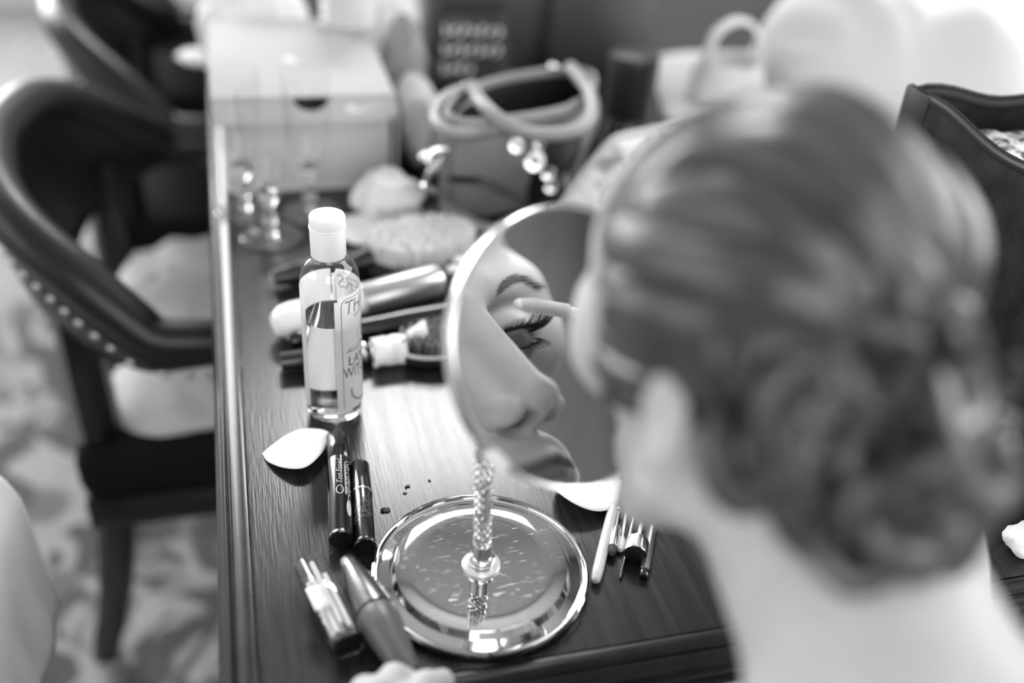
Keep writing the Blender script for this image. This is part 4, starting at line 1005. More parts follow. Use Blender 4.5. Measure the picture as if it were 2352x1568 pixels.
def lpf(side):
    def fn(u, v):
        x = -.085 + .17 * u; top = .115 - .075 * max(0, (-x - .01) / .075) ** 1.3; z = top * v
        d_ = .028 * math.sin(PI * min(1, max(0, u))) ** .6 * (math.sin(PI * (.12 + .88 * v)) ** .7)
        return (x, side * d_ + .02 * v, .002 + z)
    return fn
MB().grid(lpf(-1), 30, 20).build('front_panel', LACE, t, sharp=0, solid=.001); MB().grid(lpf(1), 30, 20).build('back_panel', LACE, t, sharp=0, solid=.001)
ed = [lpf(1)(0, v) for v in np.linspace(0, 1, 8)] + [lpf(-1)(u, 1) for u in np.linspace(0, 1, 30)] + [lpf(1)(1, v) for v in np.linspace(1, 0, 8)]
MB().tube(np.array(ed), .0042, 8).build('piping', mat('pale_piping', .5, .6), t)

# ================================================================== TRAVEL BAG WITH ZIP
SUE = mat('dark_canvas', .014, .85, spec=.2, bump=.3, bscale=200, var=.006, vscale=40)
def fluff():
    m = mat('patterned_lining', .6, .9); nt = m.node_tree; I = nt.nodes['Principled BSDF'].inputs; tc = nt.nodes.new('ShaderNodeTexCoord')
    nz = nt.nodes.new('ShaderNodeTexNoise'); nz.inputs['Scale'].default_value = 26; nz.inputs['Detail'].default_value = 5; nz.inputs['Distortion'].default_value = 2.6
    nt.links.new(tc.outputs['Object'], nz.inputs['Vector']); rp = nt.nodes.new('ShaderNodeValToRGB'); e = rp.color_ramp.elements
    e[0].position, e[1].position = .36, .56; e[0].color = (.05, .05, .05, 1); e[1].color = (.72, .72, .72, 1); e2 = rp.color_ramp.elements.new(.45); e2.color = (.30, .30, .30, 1)
    nt.links.new(nz.outputs[0], rp.inputs[0]); nt.links.new(rp.outputs[0], I['Base Color'])
    return m
bx, by, bw, bd_, bh = .549, .47, .16, .245, .25
t = thing('travel_bag', 'dark zip-edged travel bag standing open showing its patterned lining', 'bag', (bx + bw / 2, by + bd_ / 2, 0))
o0 = np.array((bx + bw / 2, by + bd_ / 2, 0))
def wallp(p, q, nm, bulge):
    p, q = np.array(p), np.array(q); d = q - p; n = np.array((d[1], -d[0], 0)); n /= np.linalg.norm(n)
    def fn(u, v):
        s = p + d * u + n * bulge * math.sin(PI * u) * math.sin(PI * v) * (1 if True else 0); return (s[0] - o0[0], s[1] - o0[1], .0065 + bh * v + .004 * math.sin(u * 9))
    return MB().grid(fn, 20, 12).build(nm, SUE, t, solid=.004, sharp=0)
P = [(bx, by, 0), (bx + bw, by - .02, 0), (bx + bw + .005, by + bd_ * .86, 0), (bx + .012, by + bd_, 0)]
for k, nm in enumerate(('front_wall', 'outer_wall', 'end_wall', 'inner_wall')): wallp(P[k], P[(k + 1) % 4], nm, .008)
nzl = hnoise(61); nzl2 = hnoise(63)
def lin(u, v):
    a = np.array(P[0]) * (1 - u) * (1 - v) + np.array(P[1]) * u * (1 - v) + np.array(P[2]) * u * v + np.array(P[3]) * (1 - u) * v
    e = (math.sin(PI * u) * math.sin(PI * v)) ** .3
    return (a[0] - o0[0], a[1] - o0[1], .222 - .006 + .018 * e + .010 * nzl(u * 7, v * 9) * e + .006 * nzl2(u * 15, v * 19) * e)
MB().grid(lin, 60, 70).build('lining', fluff(), t, sharp=0)
rimp = [];
for k in range(4):
    for q in np.linspace(0, 1, 14, endpoint=False):
        s = np.array(P[k]) * (1 - q) + np.array(P[(k + 1) % 4]) * q - o0; rimp.append((s[0], s[1], bh + .003 + .004 * math.sin(q * 9)))
MB().tube(rimp, .003, 8, closed=True, flat=1.6).build('zip_tape', BLKM, t)
teeth = MB(); RP = np.array(rimp + [rimp[0]]); dd = np.r_[0, np.cumsum(np.linalg.norm(np.diff(RP, axis=0), axis=1))]
for s in np.arange(0, dd[-1], .0019):
    p = [np.interp(s, dd, RP[:, k]) for k in range(3)]; teeth.box((p[0], p[1], p[2] + .0058), (.0011, .0011, .0026))
tag(teeth.build('zip_teeth', mat('dark_zip_metal', .08, .35, metal=.8), t, smooth=False), 'row of fine zip teeth', kind='stuff')
c3 = np.array(P[3]) - o0
for k in range(4): MB().box((c3[0] - .004 + .0022 * k, c3[1] - .012 + .001 * k, bh - .012), (.0016, .034, .045), .0007, Matrix.Rotation(0, 4, 'Z')).build('corner_binding', SUE if k % 2 else BLKM, t)

# ================================================================== WHITE LINEN AT THE BACK RIGHT
LIN = mat('white_linen', .60, .85, spec=.1, bump=.2, bscale=120)
cloth('tablecloth', 'white cloth spread flat on the table beside the hairspray can', 'cloth', LIN, .985, 1.355, .0005, .362, .225, .010, 71, loc_rot=-.2, amp=.003, wr=9, p=4)
cloth('white_dress', 'heaped white dress fabric piled at the back of the table', 'dress', LIN, 1.035, 1.395, .013, .232, .185, .17, 75, loc_rot=-.35, amp=.035, wr=11, nu=64, nv=40)
cloth('white_shawl', 'white shawl lying in front of the heaped dress behind the zip bag', 'shawl', LIN, .98, .895, .0005, .21, .120, .07, 79, loc_rot=-.5, amp=.02, wr=14)
t = thing('tote_bag', 'white cloth tote with a standing loop handle beside the white dress', 'bag', (.725, 1.355, .013))
def tote(u, v):
    a = 2 * PI * u; k = (abs(math.cos(a)) ** 3 + abs(math.sin(a)) ** 3) ** (-1 / 3); s = 1 - .22 * v ** 2
    return (.056 * k * s * math.cos(a), .045 * k * s * math.sin(a), .060 * v + .004 * nzl(u * 8, v * 3) * v)
MB().grid(tote, 40, 12, cu=True).build('tote_body', LIN, t, solid=.002, sharp=0)
MB().grid(lambda u, v: (.97 * tote(u, .55)[0] * v, .97 * tote(u, .55)[1] * v, .038 + .008 * (1 - v)), 40, 6, cu=True).build('tote_contents', LIN, t, sharp=0)
MB().tube(arc_pts([(-.044, -.022, .045), (-.052, -.028, .078), (-.042, -.022, .108), (-.006, -.012, .122), (.028, -.010, .105), (.042, -.020, .045)], 40), .0085, 10, flat=.5).build('loop_handle', LIN, t)
c = at(2362, 1238, .012); crumple('tissue', 'small crumpled white tissue lying on the table edge below the travel bag', 'tissue', TIS, (c[0], c[1], .011), (.017, .014, .011), 91, .3, 2.0, n=16)
# ================================================================== PERSON
HP = np.array([.22172, .34767, .29248])
def rotm(a, b, c):
    ca, sa, cb, sb, cc, sc = math.cos(a), math.sin(a), math.cos(b), math.sin(b), math.cos(c), math.sin(c)
    return np.array([[ca, -sa, 0], [sa, ca, 0], [0, 0, 1]]) @ np.array([[1, 0, 0], [0, cb, -sb], [0, sb, cb]]) @ np.array([[cc, 0, sc], [0, 1, 0], [-sc, 0, cc]])
HR = rotm(*[math.radians(q) for q in (14.725, -22.889, 6.938)])
HM = Matrix.Identity(4)
for i_ in range(3):
    for j_ in range(3): HM[i_][j_] = HR[i_, j_]
    HM[i_][3] = HP[i_]
h2w = lambda p: HP + HR @ np.array(p, float)

def ell(p, c, r):
    c = np.array(c, np.float32); r = np.array(r, np.float32); q = (p - c) / r; k0 = np.linalg.norm(q, axis=1); k1 = np.linalg.norm(q / r, axis=1)
    return k0 * (k0 - 1) / np.maximum(k1, 1e-6)
def cap(p, a, b, ra, rb=None):
    a = np.array(a, np.float32); b = np.array(b, np.float32); rb = ra if rb is None else rb
    ba = b - a; h = np.clip(((p - a) @ ba) / (ba @ ba), 0, 1); return np.linalg.norm(p - a - h[:, None] * ba, axis=1) - (ra + (rb - ra) * h)
def smin(a, b, k):
    h = np.maximum(k - np.abs(a - b), 0) / k; return np.minimum(a, b) - h * h * k * .25
def smax(a, b, k): return -smin(-a, -b, k)
EYE = np.array([.031, .0630, -.0205], np.float32); ER = .0122
def head_sdf(p):
    p = p.astype(np.float32); q = p.copy(); q[:, 0] = np.abs(q[:, 0]); x, y, z = q[:, 0], q[:, 1], q[:, 2]
    d = ell(p, (0, -.008, .020), (.070, .080, .068))
    d = smin(d, ell(p, (0, .028, .026), (.060, .054, .055)), .016)
    d = smin(d, ell(p, (0, .018, -.045), (.052, .058, .070)), .02)
    d = smin(d, ell(q, (.050, .040, -.016), (.0195, .029, .028)), .016)
    d = smin(d, ell(p, (0, .068, -.105), (.019, .020, .016)), .02)
    d = smin(d, cap(q, (.050, -.004, -.076), (.018, .062, -.108), .012), .02)
    d = smin(d, ell(p, (0, .074, -.080), (.025, .017, .019)), .014)
    d = smin(d, cap(q, (.010, .0765, .001), (.046, .0610, .003), .0085), .012)
    d = smax(d, -ell(q, (.0325, .089, -.0190), (.0185, .0185, .0118)), .009)
    ns = smin(cap(p, (0, .0800, -.006), (0, .0985, -.0515), .0062, .0076), cap(q, (.005, .074, -.020), (.0092, .0855, -.0540), .0060, .0072), .009)
    d = smin(d, ns, .008)
    d = smin(d, ell(p, (0, .1000, -.0540), (.0096, .0090, .0086)), .005)
    d = smin(d, ell(q, (.0125, .0905, -.0577), (.0062, .0096, .0072)), .003)
    d = smax(d, -cap(q, (.0205, .0890, -.0515), (.0195, .0820, -.0620), .0014), .004)
    d = smin(d, cap(p, (0, .0985, -.0612), (0, .0885, -.0660), .0034), .004)
    d = smax(d, -cap(q, (.0062, .0985, -.0656), (.0086, .0880, -.0646), .0034, .0044), .002)
    d = smax(d, -cap(q, (.0068, .0940, -.0655), (.0060, .0920, -.0545), .0038, .0030), .002)
    # lips
    d = smin(d, cap(q, (.003, .0905, -.0840), (.0215, .0790, -.0890), .0040, .0018), .004)
    d = smin(d, cap(q, (0, .0895, -.0945), (.0200, .0790, -.0910), .0048, .0020), .004)
    d = smax(d, -cap(q, (0, .0965, -.0893), (.0225, .0825, -.0897), .0010), .0018)
    d = smax(d, -cap(p, (0, .0965, -.0735), (0, .0965, -.0800), .0018), .004)
    # lids
    e = q - EYE; le = np.linalg.norm(e, axis=1)
    dx = e[:, 0]; half = .0044 * (1 - (dx / .0155) ** 2); mid_ = -.0008 + .0018 * (dx / .015)
    opn = np.maximum((np.abs(e[:, 2] - mid_) - half) * .8, -(e[:, 1] - .002))
    lid = smin(le - .0138, ell(q, EYE + np.array((.0, -.0012, .0055), np.float32), (.0148, .0138, .0082)), .003)
    d = smin(d, lid, .0045)
    d = smax(d, -opn * 1.0 - np.where(le > .020, 1, 0), .0012)
    d = np.maximum(d, -(le - ER - .0003))
    # ears
    er = ell(q, (.0735, -.030, -.036), (.0062, .0140, .020)); er = smin(er, ell(q, (.0715, -.026, -.054), (.0060, .0080, .0095)), .008)
    er = smax(er, -ell(q, (.0805, -.028, -.036), (.0045, .0080, .0120)), .004)
    d = smin(d, er, .006)
    return d
# --- body, in table coordinates
CXB = .236
neck_top, neck_base = h2w((0, -.026, -.068)), np.array((.238, .188, .186))
LSH, LEL, LWR = (.105, .160, .115), (-.030, .105, -.125), (.026, .272, .026)
RSH, REL, RWR = (.362, .160, .112), (.425, .325, -.035), (.388, .402, .188)
HANDS = []
def finger(pts, r0, r1): HANDS.append((pts, r0, r1))
# left hand: laid on the table edge, fingers pointing right
pL = np.array((.044, 0.3290, .034))
finger([(.026, 0.2720, .026), (.036, 0.3010, .036), (.044, 0.3310, .036)], .021, .022)
finger([(.030, 0.2910, .032), (.030, 0.3290, .034)], .018, .016); finger([(.046, 0.2960, .034), (.060, 0.3260, .034)], .018, .015)
finger([(.050, 0.3360, .036), (.064, 0.3630, .030), (.078, 0.3790, .020), (.090, 0.3855, .0125)], .0092, .0075)
finger([(.038, 0.3370, .037), (.046, 0.3670, .034), (.060, 0.3860, .022), (.069, 0.3920, .0115)], .0095, .0078)
finger([(.026, 0.3310, .036), (.032, 0.3610, .034), (.042, 0.3810, .022), (.048, 0.3880, .0115)], .0092, .0075)
finger([(.016, 0.3210, .034), (.018, 0.3490, .030), (.026, 0.3690, .019), (.031, 0.3760, .0110)], .0082, .0066)
finger([(.052, 0.2910, .030), (.072, 0.3130, .026), (.084, 0.3360, .020), (.092, 0.3530, .0135)], .0105, .0085)
# right hand: pinching the little brush
SPA, SPB = (.0145, .0912, -.0068), (.0408, .0880, -.0125)
S0, S1 = h2w(SPA), h2w(SPB); SD = (S1 - S0) / np.linalg.norm(S1 - S0)
PN = S0 + SD * .100
finger([RWR, (.372, .412, .212), (.352, .416, .226)], .020, .021)
finger([(.380, .400, .206), (.356, .404, .232)], .017, .015); finger([(.378, .420, .206), (.352, .428, .222)], .017, .014)
finger([(.352, .410, .238), (.338, .428, .252), (.322, .430, .246), tuple(PN + np.array((.0, .006, .006)))], .0090, .0072)
finger([(.354, .420, .232), (.346, .446, .240), (.326, .446, .236), tuple(PN + np.array((.008, .010, -.001)))], .0092, .0074)
finger([(.356, .426, .222), (.350, .452, .222), (.334, .456, .214), (.326, .448, .208)], .0088, .0072)
finger([(.360, .428, .212), (.356, .448, .206), (.344, .452, .198), (.337, .446, .194)], .0078, .0064)
finger([(.366, .400, .212), (.344, .396, .222), (.326, .404, .228), tuple(PN + np.array((.004, -.007, -.003)))], .0102, .0080)
def hands_sdf(p):
    d = np.full(len(p), 1e3, np.float32)
    for pts, r0, r1 in HANDS:
        n = len(pts) - 1
        for k in range(n): d = smin(d, cap(p, pts[k], pts[k + 1], r0 + (r1 - r0) * k / n, r0 + (r1 - r0) * (k + 1) / n), .005)
    return d
def torso_sdf(p):
    q = p.copy(); q[:, 0] = np.abs(q[:, 0] - CXB)
    d = cap(q, (.045, .125, .085), (.040, -.08, -.055), .088, .082)
    d = smin(d, ell(p, (CXB, .160, .065), (.125, .085, .085)), .05)
    d = smin(d, ell(p, (CXB, -.21, -.135), (.165, .135, .112)), .08)
    return d
def body_sdf(p):
    p = p.astype(np.float32); q = p.copy(); q[:, 0] = np.abs(q[:, 0] - CXB)
    d = torso_sdf(p)
    d = smin(d, cap(p, neck_top, neck_base, .049, .055), .03)
    d = smin(d, cap(q, (.018, .178, .160), (.130, .160, .118), .044, .046), .04)
    for S, E, W_ in ((LSH, LEL, LWR), (RSH, REL, RWR)):
        d = smin(d, cap(p, S, E, .044, .034), .03); d = smin(d, cap(p, E, W_, .036, .023), .012)
    d = smin(d, cap(q, (.085, -.19, -.165), (.098, .24, -.228), .080, .056), .05)
    d = smin(d, cap(q, (.098, .24, -.228), (.09, .20, -.67), .054, .034), .02)
    d = smin(d, cap(q, (.09, .195, -.712), (.095, .35, -.722), .034, .025), .02)
    return smin(d, hands_sdf(p), .010)
def full_sdf(pw):
    pl = (pw - HP) @ HR
    return smin(body_sdf(pw), head_sdf(pl).astype(np.float32), .020)

def nets(fn, lo, hi, h, blk=12, slack=1.5):
    lo = np.array(lo, float); n = np.ceil((np.array(hi) - lo) / h).astype(int) + 1
    nb = -(-n // blk); V = np.ones(tuple(nb * blk), np.float32)
    bi = np.stack(np.meshgrid(*[np.arange(k) for k in nb], indexing='ij'), -1).reshape(-1, 3)
    cen = lo + (bi * blk + (blk - 1) / 2) * h; dc = fn(cen); act = np.abs(dc) < blk * h * .87 * slack + .004
    off = np.stack(np.meshgrid(*[np.arange(blk)] * 3, indexing='ij'), -1).reshape(-1, 3)
    for k in np.where(~act & (dc < 0))[0]:
        i, j, l = bi[k] * blk; V[i:i + blk, j:j + blk, l:l + blk] = -1
    ids = np.where(act)[0]
    for s in range(0, len(ids), 200):
        ch = ids[s:s + 200]; idx = (bi[ch] * blk)[:, None, :] + off[None]; v = fn(lo + idx.reshape(-1, 3) * h).reshape(len(ch), blk, blk, blk)
        for k, c in enumerate(ch):
            i, j, l = bi[c] * blk; V[i:i + blk, j:j + blk, l:l + blk] = v[k]
    V = V[:n[0], :n[1], :n[2]]; ins = V < 0
    cnt = sum(ins[a:a + n[0] - 1, b:b + n[1] - 1, c:c + n[2] - 1].astype(np.int8) for a in (0, 1) for b in (0, 1) for c in (0, 1))
    msk = (cnt > 0) & (cnt < 8); cells = np.argwhere(msk); idm = np.full(msk.shape, -1); idm[msk] = np.arange(len(cells))
    acc = np.zeros((len(cells), 3)); num = np.zeros(len(cells))
    for ax in range(3):
        for b in (0, 1):
            for c in (0, 1):
                o = [0, 0, 0]; oth = [k for k in range(3) if k != ax]; o[oth[0]], o[oth[1]] = b, c; o = np.array(o); e = o.copy(); e[ax] += 1
                va = V[tuple((cells + o).T)]; vb = V[tuple((cells + e).T)]; m = (va < 0) != (vb < 0); t_ = np.where(m, va / np.where(m, va - vb, 1), 0)
                pt = o + np.outer(t_, np.eye(3)[ax]); acc += pt * m[:, None]; num += m
    P_ = lo + (cells + acc / num[:, None]) * h
    quads = []
    for ax in range(3):
        o1, o2 = [k for k in range(3) if k != ax]; sl0 = [slice(1, -1)] * 3; sl1 = [slice(1, -1)] * 3; sl0[ax] = slice(0, -1); sl1[ax] = slice(1, None)
        A_, B_ = ins[tuple(sl0)], ins[tuple(sl1)]; ed_ = np.argwhere(A_ != B_)
        if not len(ed_): continue
        fl = A_[tuple(ed_.T)]; base_ = ed_ + 1; base_[:, ax] -= 1
        u = np.eye(3, dtype=int)[o1]; w = np.eye(3, dtype=int)[o2]
        ok = np.all(base_ < np.array(msk.shape), axis=1)
        base_, fl = base_[ok], fl[ok]
        g = lambda q: idm[tuple(q.T)]
        qd = np.stack([g(base_ - u - w), g(base_ - w), g(base_), g(base_ - u)], 1); flip = fl if ax != 1 else ~fl
        qd[~flip] = qd[~flip][:, ::-1]; quads.append(qd)
    Q_ = np.concatenate(quads); Q_ = Q_[(Q_ >= 0).all(1)]
    return P_, Q_
def mesh_np(name, P_, Q_, m, parent=None, smooth=True):
    me = bpy.data.meshes.new(name); me.vertices.add(len(P_)); me.vertices.foreach_set('co', np.asarray(P_, np.float32).ravel())
    me.loops.add(Q_.size); me.loops.foreach_set('vertex_index', Q_.ravel().astype(np.int32)); me.polygons.add(len(Q_)); me.polygons.foreach_set('loop_start', np.arange(0, Q_.size, 4, dtype=np.int32))
    me.update(calc_edges=True); me.validate(); me.materials.append(m); me.polygons.foreach_set('use_smooth', np.ones(len(me.polygons), bool))
    o = bpy.data.objects.new(name, me); COL.objects.link(o)
    if parent is not None: o.parent = parent
    return o
def drop(P_, Q_, inside):
    c = P_[Q_].mean(1); Q_ = Q_[~inside(c)]; u, inv = np.unique(Q_, return_inverse=True); return P_[u], inv.reshape(Q_.shape)
# fine head (in head space), medium hands, coarse body: one mesh
HB_LO, HB_HI = np.array((-.096, -.050, -.142)), np.array((.096, .126, .104))
Ph, Qh = nets(lambda p: full_sdf(HP + p @ HR.T), HB_LO, HB_HI, .00115, 14)
Phw = HP + Ph @ HR.T
hb_in = lambda c: np.all(((c - HP) @ HR > HB_LO + .003) & ((c - HP) @ HR < HB_HI - .003), axis=1)
HBX = [((-.020, .265, -.01), (.115, .42, .075)), ((.29, .375, .165), (.405, .475, .275))]
parts_ = [(Phw, Qh)]
for lo_, hi_ in HBX: parts_.append(nets(full_sdf, lo_, hi_, .0018, 12))
Pb, Qb = nets(full_sdf, (-.12, -.40, -.76), (.60, .50, .42), .0050, 12)
def in_fine(c):
    m = hb_in(c)
    for lo_, hi_ in HBX: m |= np.all((c > np.array(lo_) + .004) & (c < np.array(hi_) - .004), axis=1)
    return m
parts_.append(drop(Pb, Qb, in_fine))
allP = []; allQ = []; o_ = 0
for a_, q_ in parts_: allP.append(a_); allQ.append(q_ + o_); o_ += len(a_)
def skin_mat():
    m = mat('skin', .42, .5, spec=.22, sss=.25); nt = m.node_tree; I = nt.nodes['Principled BSDF'].inputs
    at_ = nt.nodes.new('ShaderNodeAttribute'); at_.attribute_name = 'tint'; tc = nt.nodes.new('ShaderNodeTexCoord')
    nz = nt.nodes.new('ShaderNodeTexNoise'); nz.inputs['Scale'].default_value = 500; nz.inputs['Detail'].default_value = 3; nt.links.new(tc.outputs['Object'], nz.inputs['Vector'])
    n2 = nt.nodes.new('ShaderNodeTexNoise'); n2.inputs['Scale'].default_value = 45; n2.inputs['Detail'].default_value = 3; nt.links.new(tc.outputs['Object'], n2.inputs['Vector'])
    mr = nt.nodes.new('ShaderNodeMapRange'); mr.inputs[1].default_value = .3; mr.inputs[2].default_value = .7; mr.inputs[3].default_value = .93; mr.inputs[4].default_value = 1.05; nt.links.new(n2.outputs[0], mr.inputs[0])
    mx = nt.nodes.new('ShaderNodeMix'); mx.data_type = 'RGBA'; mx.blend_type = 'MULTIPLY'; mx.inputs[0].default_value = 1; nt.links.new(at_.outputs['Color'], mx.inputs[6]); nt.links.new(mr.outputs[0], mx.inputs[7])
    nt.links.new(mx.outputs[2], I['Base Color']); bp = nt.nodes.new('ShaderNodeBump'); bp.inputs['Strength'].default_value = .12; bp.inputs['Distance'].default_value = .0006
    nt.links.new(nz.outputs[0], bp.inputs['Height']); nt.links.new(bp.outputs[0], I['Normal'])
    return m
SKIN = skin_mat()
person = mesh_np('person', np.concatenate(allP), np.concatenate(allQ), SKIN)
tag(person, 'person with swept-up hair leaning over the table into the mirror', 'person')
# skin tints: lips are darker in themselves; skin round the eyeball is darkened
co = np.concatenate(allP); lc_ = (co - HP) @ HR; ax_ = np.abs(lc_[:, 0]); tint = np.full(len(co), .45, np.float32)
up = np.clip(1 - np.abs(lc_[:, 2] + .0905) / .0085, 0, 1) * np.clip((.026 - ax_) / .006, 0, 1) * (lc_[:, 1] > .078); lipm = np.clip(up * 2.4, 0, 1)
tint = tint * (1 - lipm) + .15 * lipm
el = np.linalg.norm(np.c_[ax_ - EYE[0], lc_[:, 1] - EYE[1], lc_[:, 2] - EYE[2]], axis=1); shm = np.clip((.0165 - el) / .003, 0, 1) * (lc_[:, 1] > .06)
tint = tint * (1 - .30 * shm)
rimm = np.clip((.0140 - el) / .0006, 0, 1) * (lc_[:, 1] > .06); tint = tint * (1 - .8 * rimm)
ca_ = person.data.color_attributes.new('tint', 'FLOAT_COLOR', 'POINT'); ca_.data.foreach_set('color', np.repeat(tint[:, None], 4, 1).astype(np.float32).ravel())

# --- eyes
def eye_mat():
    m = mat('eyeball', .5, .10, spec=.3); nt = m.node_tree; I = nt.nodes['Principled BSDF'].inputs; tc = nt.nodes.new('ShaderNodeTexCoord'); nm = nt.nodes.new('ShaderNodeVectorMath'); nm.operation = 'NORMALIZE'
    sp = nt.nodes.new('ShaderNodeSeparateXYZ'); nt.links.new(tc.outputs['Object'], nm.inputs[0]); nt.links.new(nm.outputs[0], sp.inputs[0]); rp = nt.nodes.new('ShaderNodeValToRGB'); rp.color_ramp.interpolation = 'LINEAR'
    e = rp.color_ramp.elements; e[0].position = .0; e[0].color = (.17, .17, .17, 1); e[1].position = 1; e[1].color = (.004, .004, .004, 1)  # sclera grey takes in the shadow of the lashes
    for pos_, v in ((.855, .17), (.868, .012), (.90, .055), (.965, .035), (.975, .004)): n_ = e.new(pos_); n_.color = (v, v, v, 1)
    nt.links.new(sp.outputs[2], rp.inputs[0]); nt.links.new(rp.outputs[0], I['Base Color']); return m
EM = eye_mat()
# gaze: towards the mirror image she looks at
for s in (-1, 1):
    ew = h2w((s * EYE[0], EYE[1], EYE[2])); sc_ = MC + MN * MR; rd_ = ray(1182, 776); oc_ = CAM_O - sc_; b_ = oc_ @ rd_
    tgt = CAM_O + rd_ * (-b_ + math.sqrt(b_ * b_ - oc_ @ oc_ + MR * MR)) + (np.array((.004, 0, 0)) if s > 0 else 0)
    o = MB().lathe([(max(.00001, ER * math.sin(a)), -ER * math.cos(a)) for a in np.linspace(0, PI, 28)], 40).build('eye', EM, person, sharp=0)
    o.location = tuple(ew); o.rotation_mode = 'QUATERNION'; o.rotation_quaternion = Vector(tgt - ew).to_track_quat('Z', 'Y')
# --- lashes and brows
LASH = mat('dark_lash', .010, .5)
def lashes(s, upper):
    mb = MB(); rg = np.random.default_rng(3 + s + upper * 5); n = 95 if upper else 45
    for k in range(n):
        dx = -.0125 + .0265 * (k + rg.uniform(-.3, .3)) / n; half = .0044 * (1 - (dx / .0155) ** 2); md_ = -.0008 + .0018 * (dx / .015)
        dz = md_ + (half if upper else -half) * .97; rr = .0138; dy = math.sqrt(max(1e-8, rr * rr - dx * dx - dz * dz)); b0 = np.array((EYE[0] + dx, EYE[1] + dy, EYE[2] + dz))
        L_ = (.0085 if upper else .0042) * (.7 + .6 * (dx + .0125) / .0265) * rg.uniform(.8, 1.1); out = np.array((dx * 38 + .15 + rg.normal() * .12, .85, 0.0)); out /= np.linalg.norm(out); upv = np.array((0, 0, 1.0 if upper else -1.0))
        pts = [b0 + out * L_ * q * (1 - .25 * q) + upv * L_ * (.75 * q * q - .12 * q) for q in np.linspace(0, 1, 6)]
        pts = [h2w((p_[0] * s, p_[1], p_[2])) for p_ in pts]; mb.tube(pts, [.00016, .00013, .00005], 4)
    return mb
def brow(s):
    mb = MB(); rg = np.random.default_rng(9 + s)
    for k in range(170):
        u = rg.uniform(0, 1); x = .013 + .033 * u; zc = -.0028 + .0075 * math.sin(PI * min(1, u * .62 + .05)) - .004 * max(0, u - .65) / .35; w = .0024 * (1 - .7 * u) * (1 if u > .08 else .6); zz = zc + rg.uniform(-w, w)
        L_ = .0062 * rg.uniform(.7, 1.1); ang = math.radians(62 - 68 * u ** .7 + rg.normal() * 9); pts = []
        for q in (0, .5, 1):
            X = x + L_ * q * math.cos(ang); Z = zz + L_ * q * math.sin(ang) * .6; pts.append((X, Z))
        pr = np.array([(X, 0.0, Z) for X, Z in pts], np.float32); ys = np.full(len(pr), .05)
        for it in range(24):
            t_ = pr.copy(); t_[:, 1] = ys; dd_ = head_sdf(t_); ys = ys - dd_ * .7
        pts = [h2w((pr[i_, 0] * s, ys[i_] + .0004 + .0005 * (i_ > 0), pr[i_, 2])) for i_ in range(3)]; mb.tube(pts, [.00011, .00010, .00005], 4)
    return mb
for s in (-1, 1):
    lashes(s, True).build('upper_lashes', LASH, person, smooth=False); lashes(s, False).build('lower_lashes', LASH, person, smooth=False)
    brow(s).build('eyebrow', mat('brow_hair', .09, .6), person, smooth=False)
# --- hair: cap over the scalp, swept locks and a low curled bun
HAIR = uv_stripes('hair_strands', .007, .085, rough=.30, scale=(14, 1.2, 1), bump=.6, spec=.5)
HC, HRAD = np.array((0, -.010, .023)), np.array((.0755, .0865, .0735))
def hair_sdf(p):
    d = ell(p, HC, HRAD)
    hl = (p[:, 1] * .75 - p[:, 2] * .66) - .0150 + .14 * np.abs(p[:, 0])
    side = (p[:, 1] - .022) + np.clip(-p[:, 2], 0, 1) * .25
    d = smax(d, hl, .006)
    d = smax(d, -(p[:, 2] + .072 - .25 * np.clip(p[:, 1] + .03, 0, 1)), .010)
    return d
Pc, Qc = nets(hair_sdf, (-.09, -.125, -.09), (.09, .10, .125), .003, 12)
capo = mesh_np('hair', HP + Pc @ HR.T, Qc, HAIR, person)
me_ = capo.data; uvl = me_.uv_layers.new(name='uv'); li = np.zeros(len(me_.loops), int); me_.loops.foreach_get('vertex_index', li)
uvv = np.c_[np.arctan2(Pc[:, 0], Pc[:, 2] + .05) * 2.2, Pc[:, 1] * 6][li]; uvl.data.foreach_set('uv', uvv.ravel())
def scalp(px, py, off=0.0):
    """point of the head's hair surface met by the line of sight through a pixel (head space)"""
    o = (CAM_O - HP) @ HR; d = ray(px, py) @ HR; r = HRAD + off; a = (o - HC) / r; b = d / r
    A_, B_, C_ = b @ b, a @ b, a @ a - 1; D = B_ * B_ - A_ * C_
    t = (-B_ - math.sqrt(D)) / A_ if D > 0 else -B_ / A_
    return o + d * t
LOCKS = MB()
def lock(pix, r, off=0.004, flat=.55, rib=.10, n=26, seed=0, ends=(.45, .45)):
    pts = arc_pts([scalp(x, y, off) for x, y in pix], n); rr = np.array([ends[0], .8, 1, 1, .85, ends[1]]) * r
    k = len(pts); P3 = []
    R_ = np.interp(np.linspace(0, 1, k), np.linspace(0, 1, 6), rr)
    up0 = (pts[0] - HC); LOCKS.tube([h2w(p) for p in pts], R_, 16, flat=flat, up=HR @ (up0 / np.linalg.norm(up0)), rib=rib, ribn=5)
rg = random.Random(5)
def bundle(a, b, n, r, off, jit=10, **kw):
    """n locks filling the band between guide lines a and b"""
    for k in range(n):
        f = (k + .5) / n; pix = [((1 - f) * p[0] + f * q[0] + rg.uniform(-jit, jit), (1 - f) * p[1] + f * q[1] + rg.uniform(-jit, jit)) for p, q in zip(a, b)]
        lock(pix, r * rg.uniform(.85, 1.15), off + rg.uniform(-.002, .002), **kw)
# crown: arcs swept from the parting over the top to the back
bundle([(1490, 400), (1640, 290), (1850, 240), (2030, 330), (2120, 540)], [(1440, 470), (1600, 345), (1800, 360), (1960, 480), (2060, 640)], 7, .0115, .001)
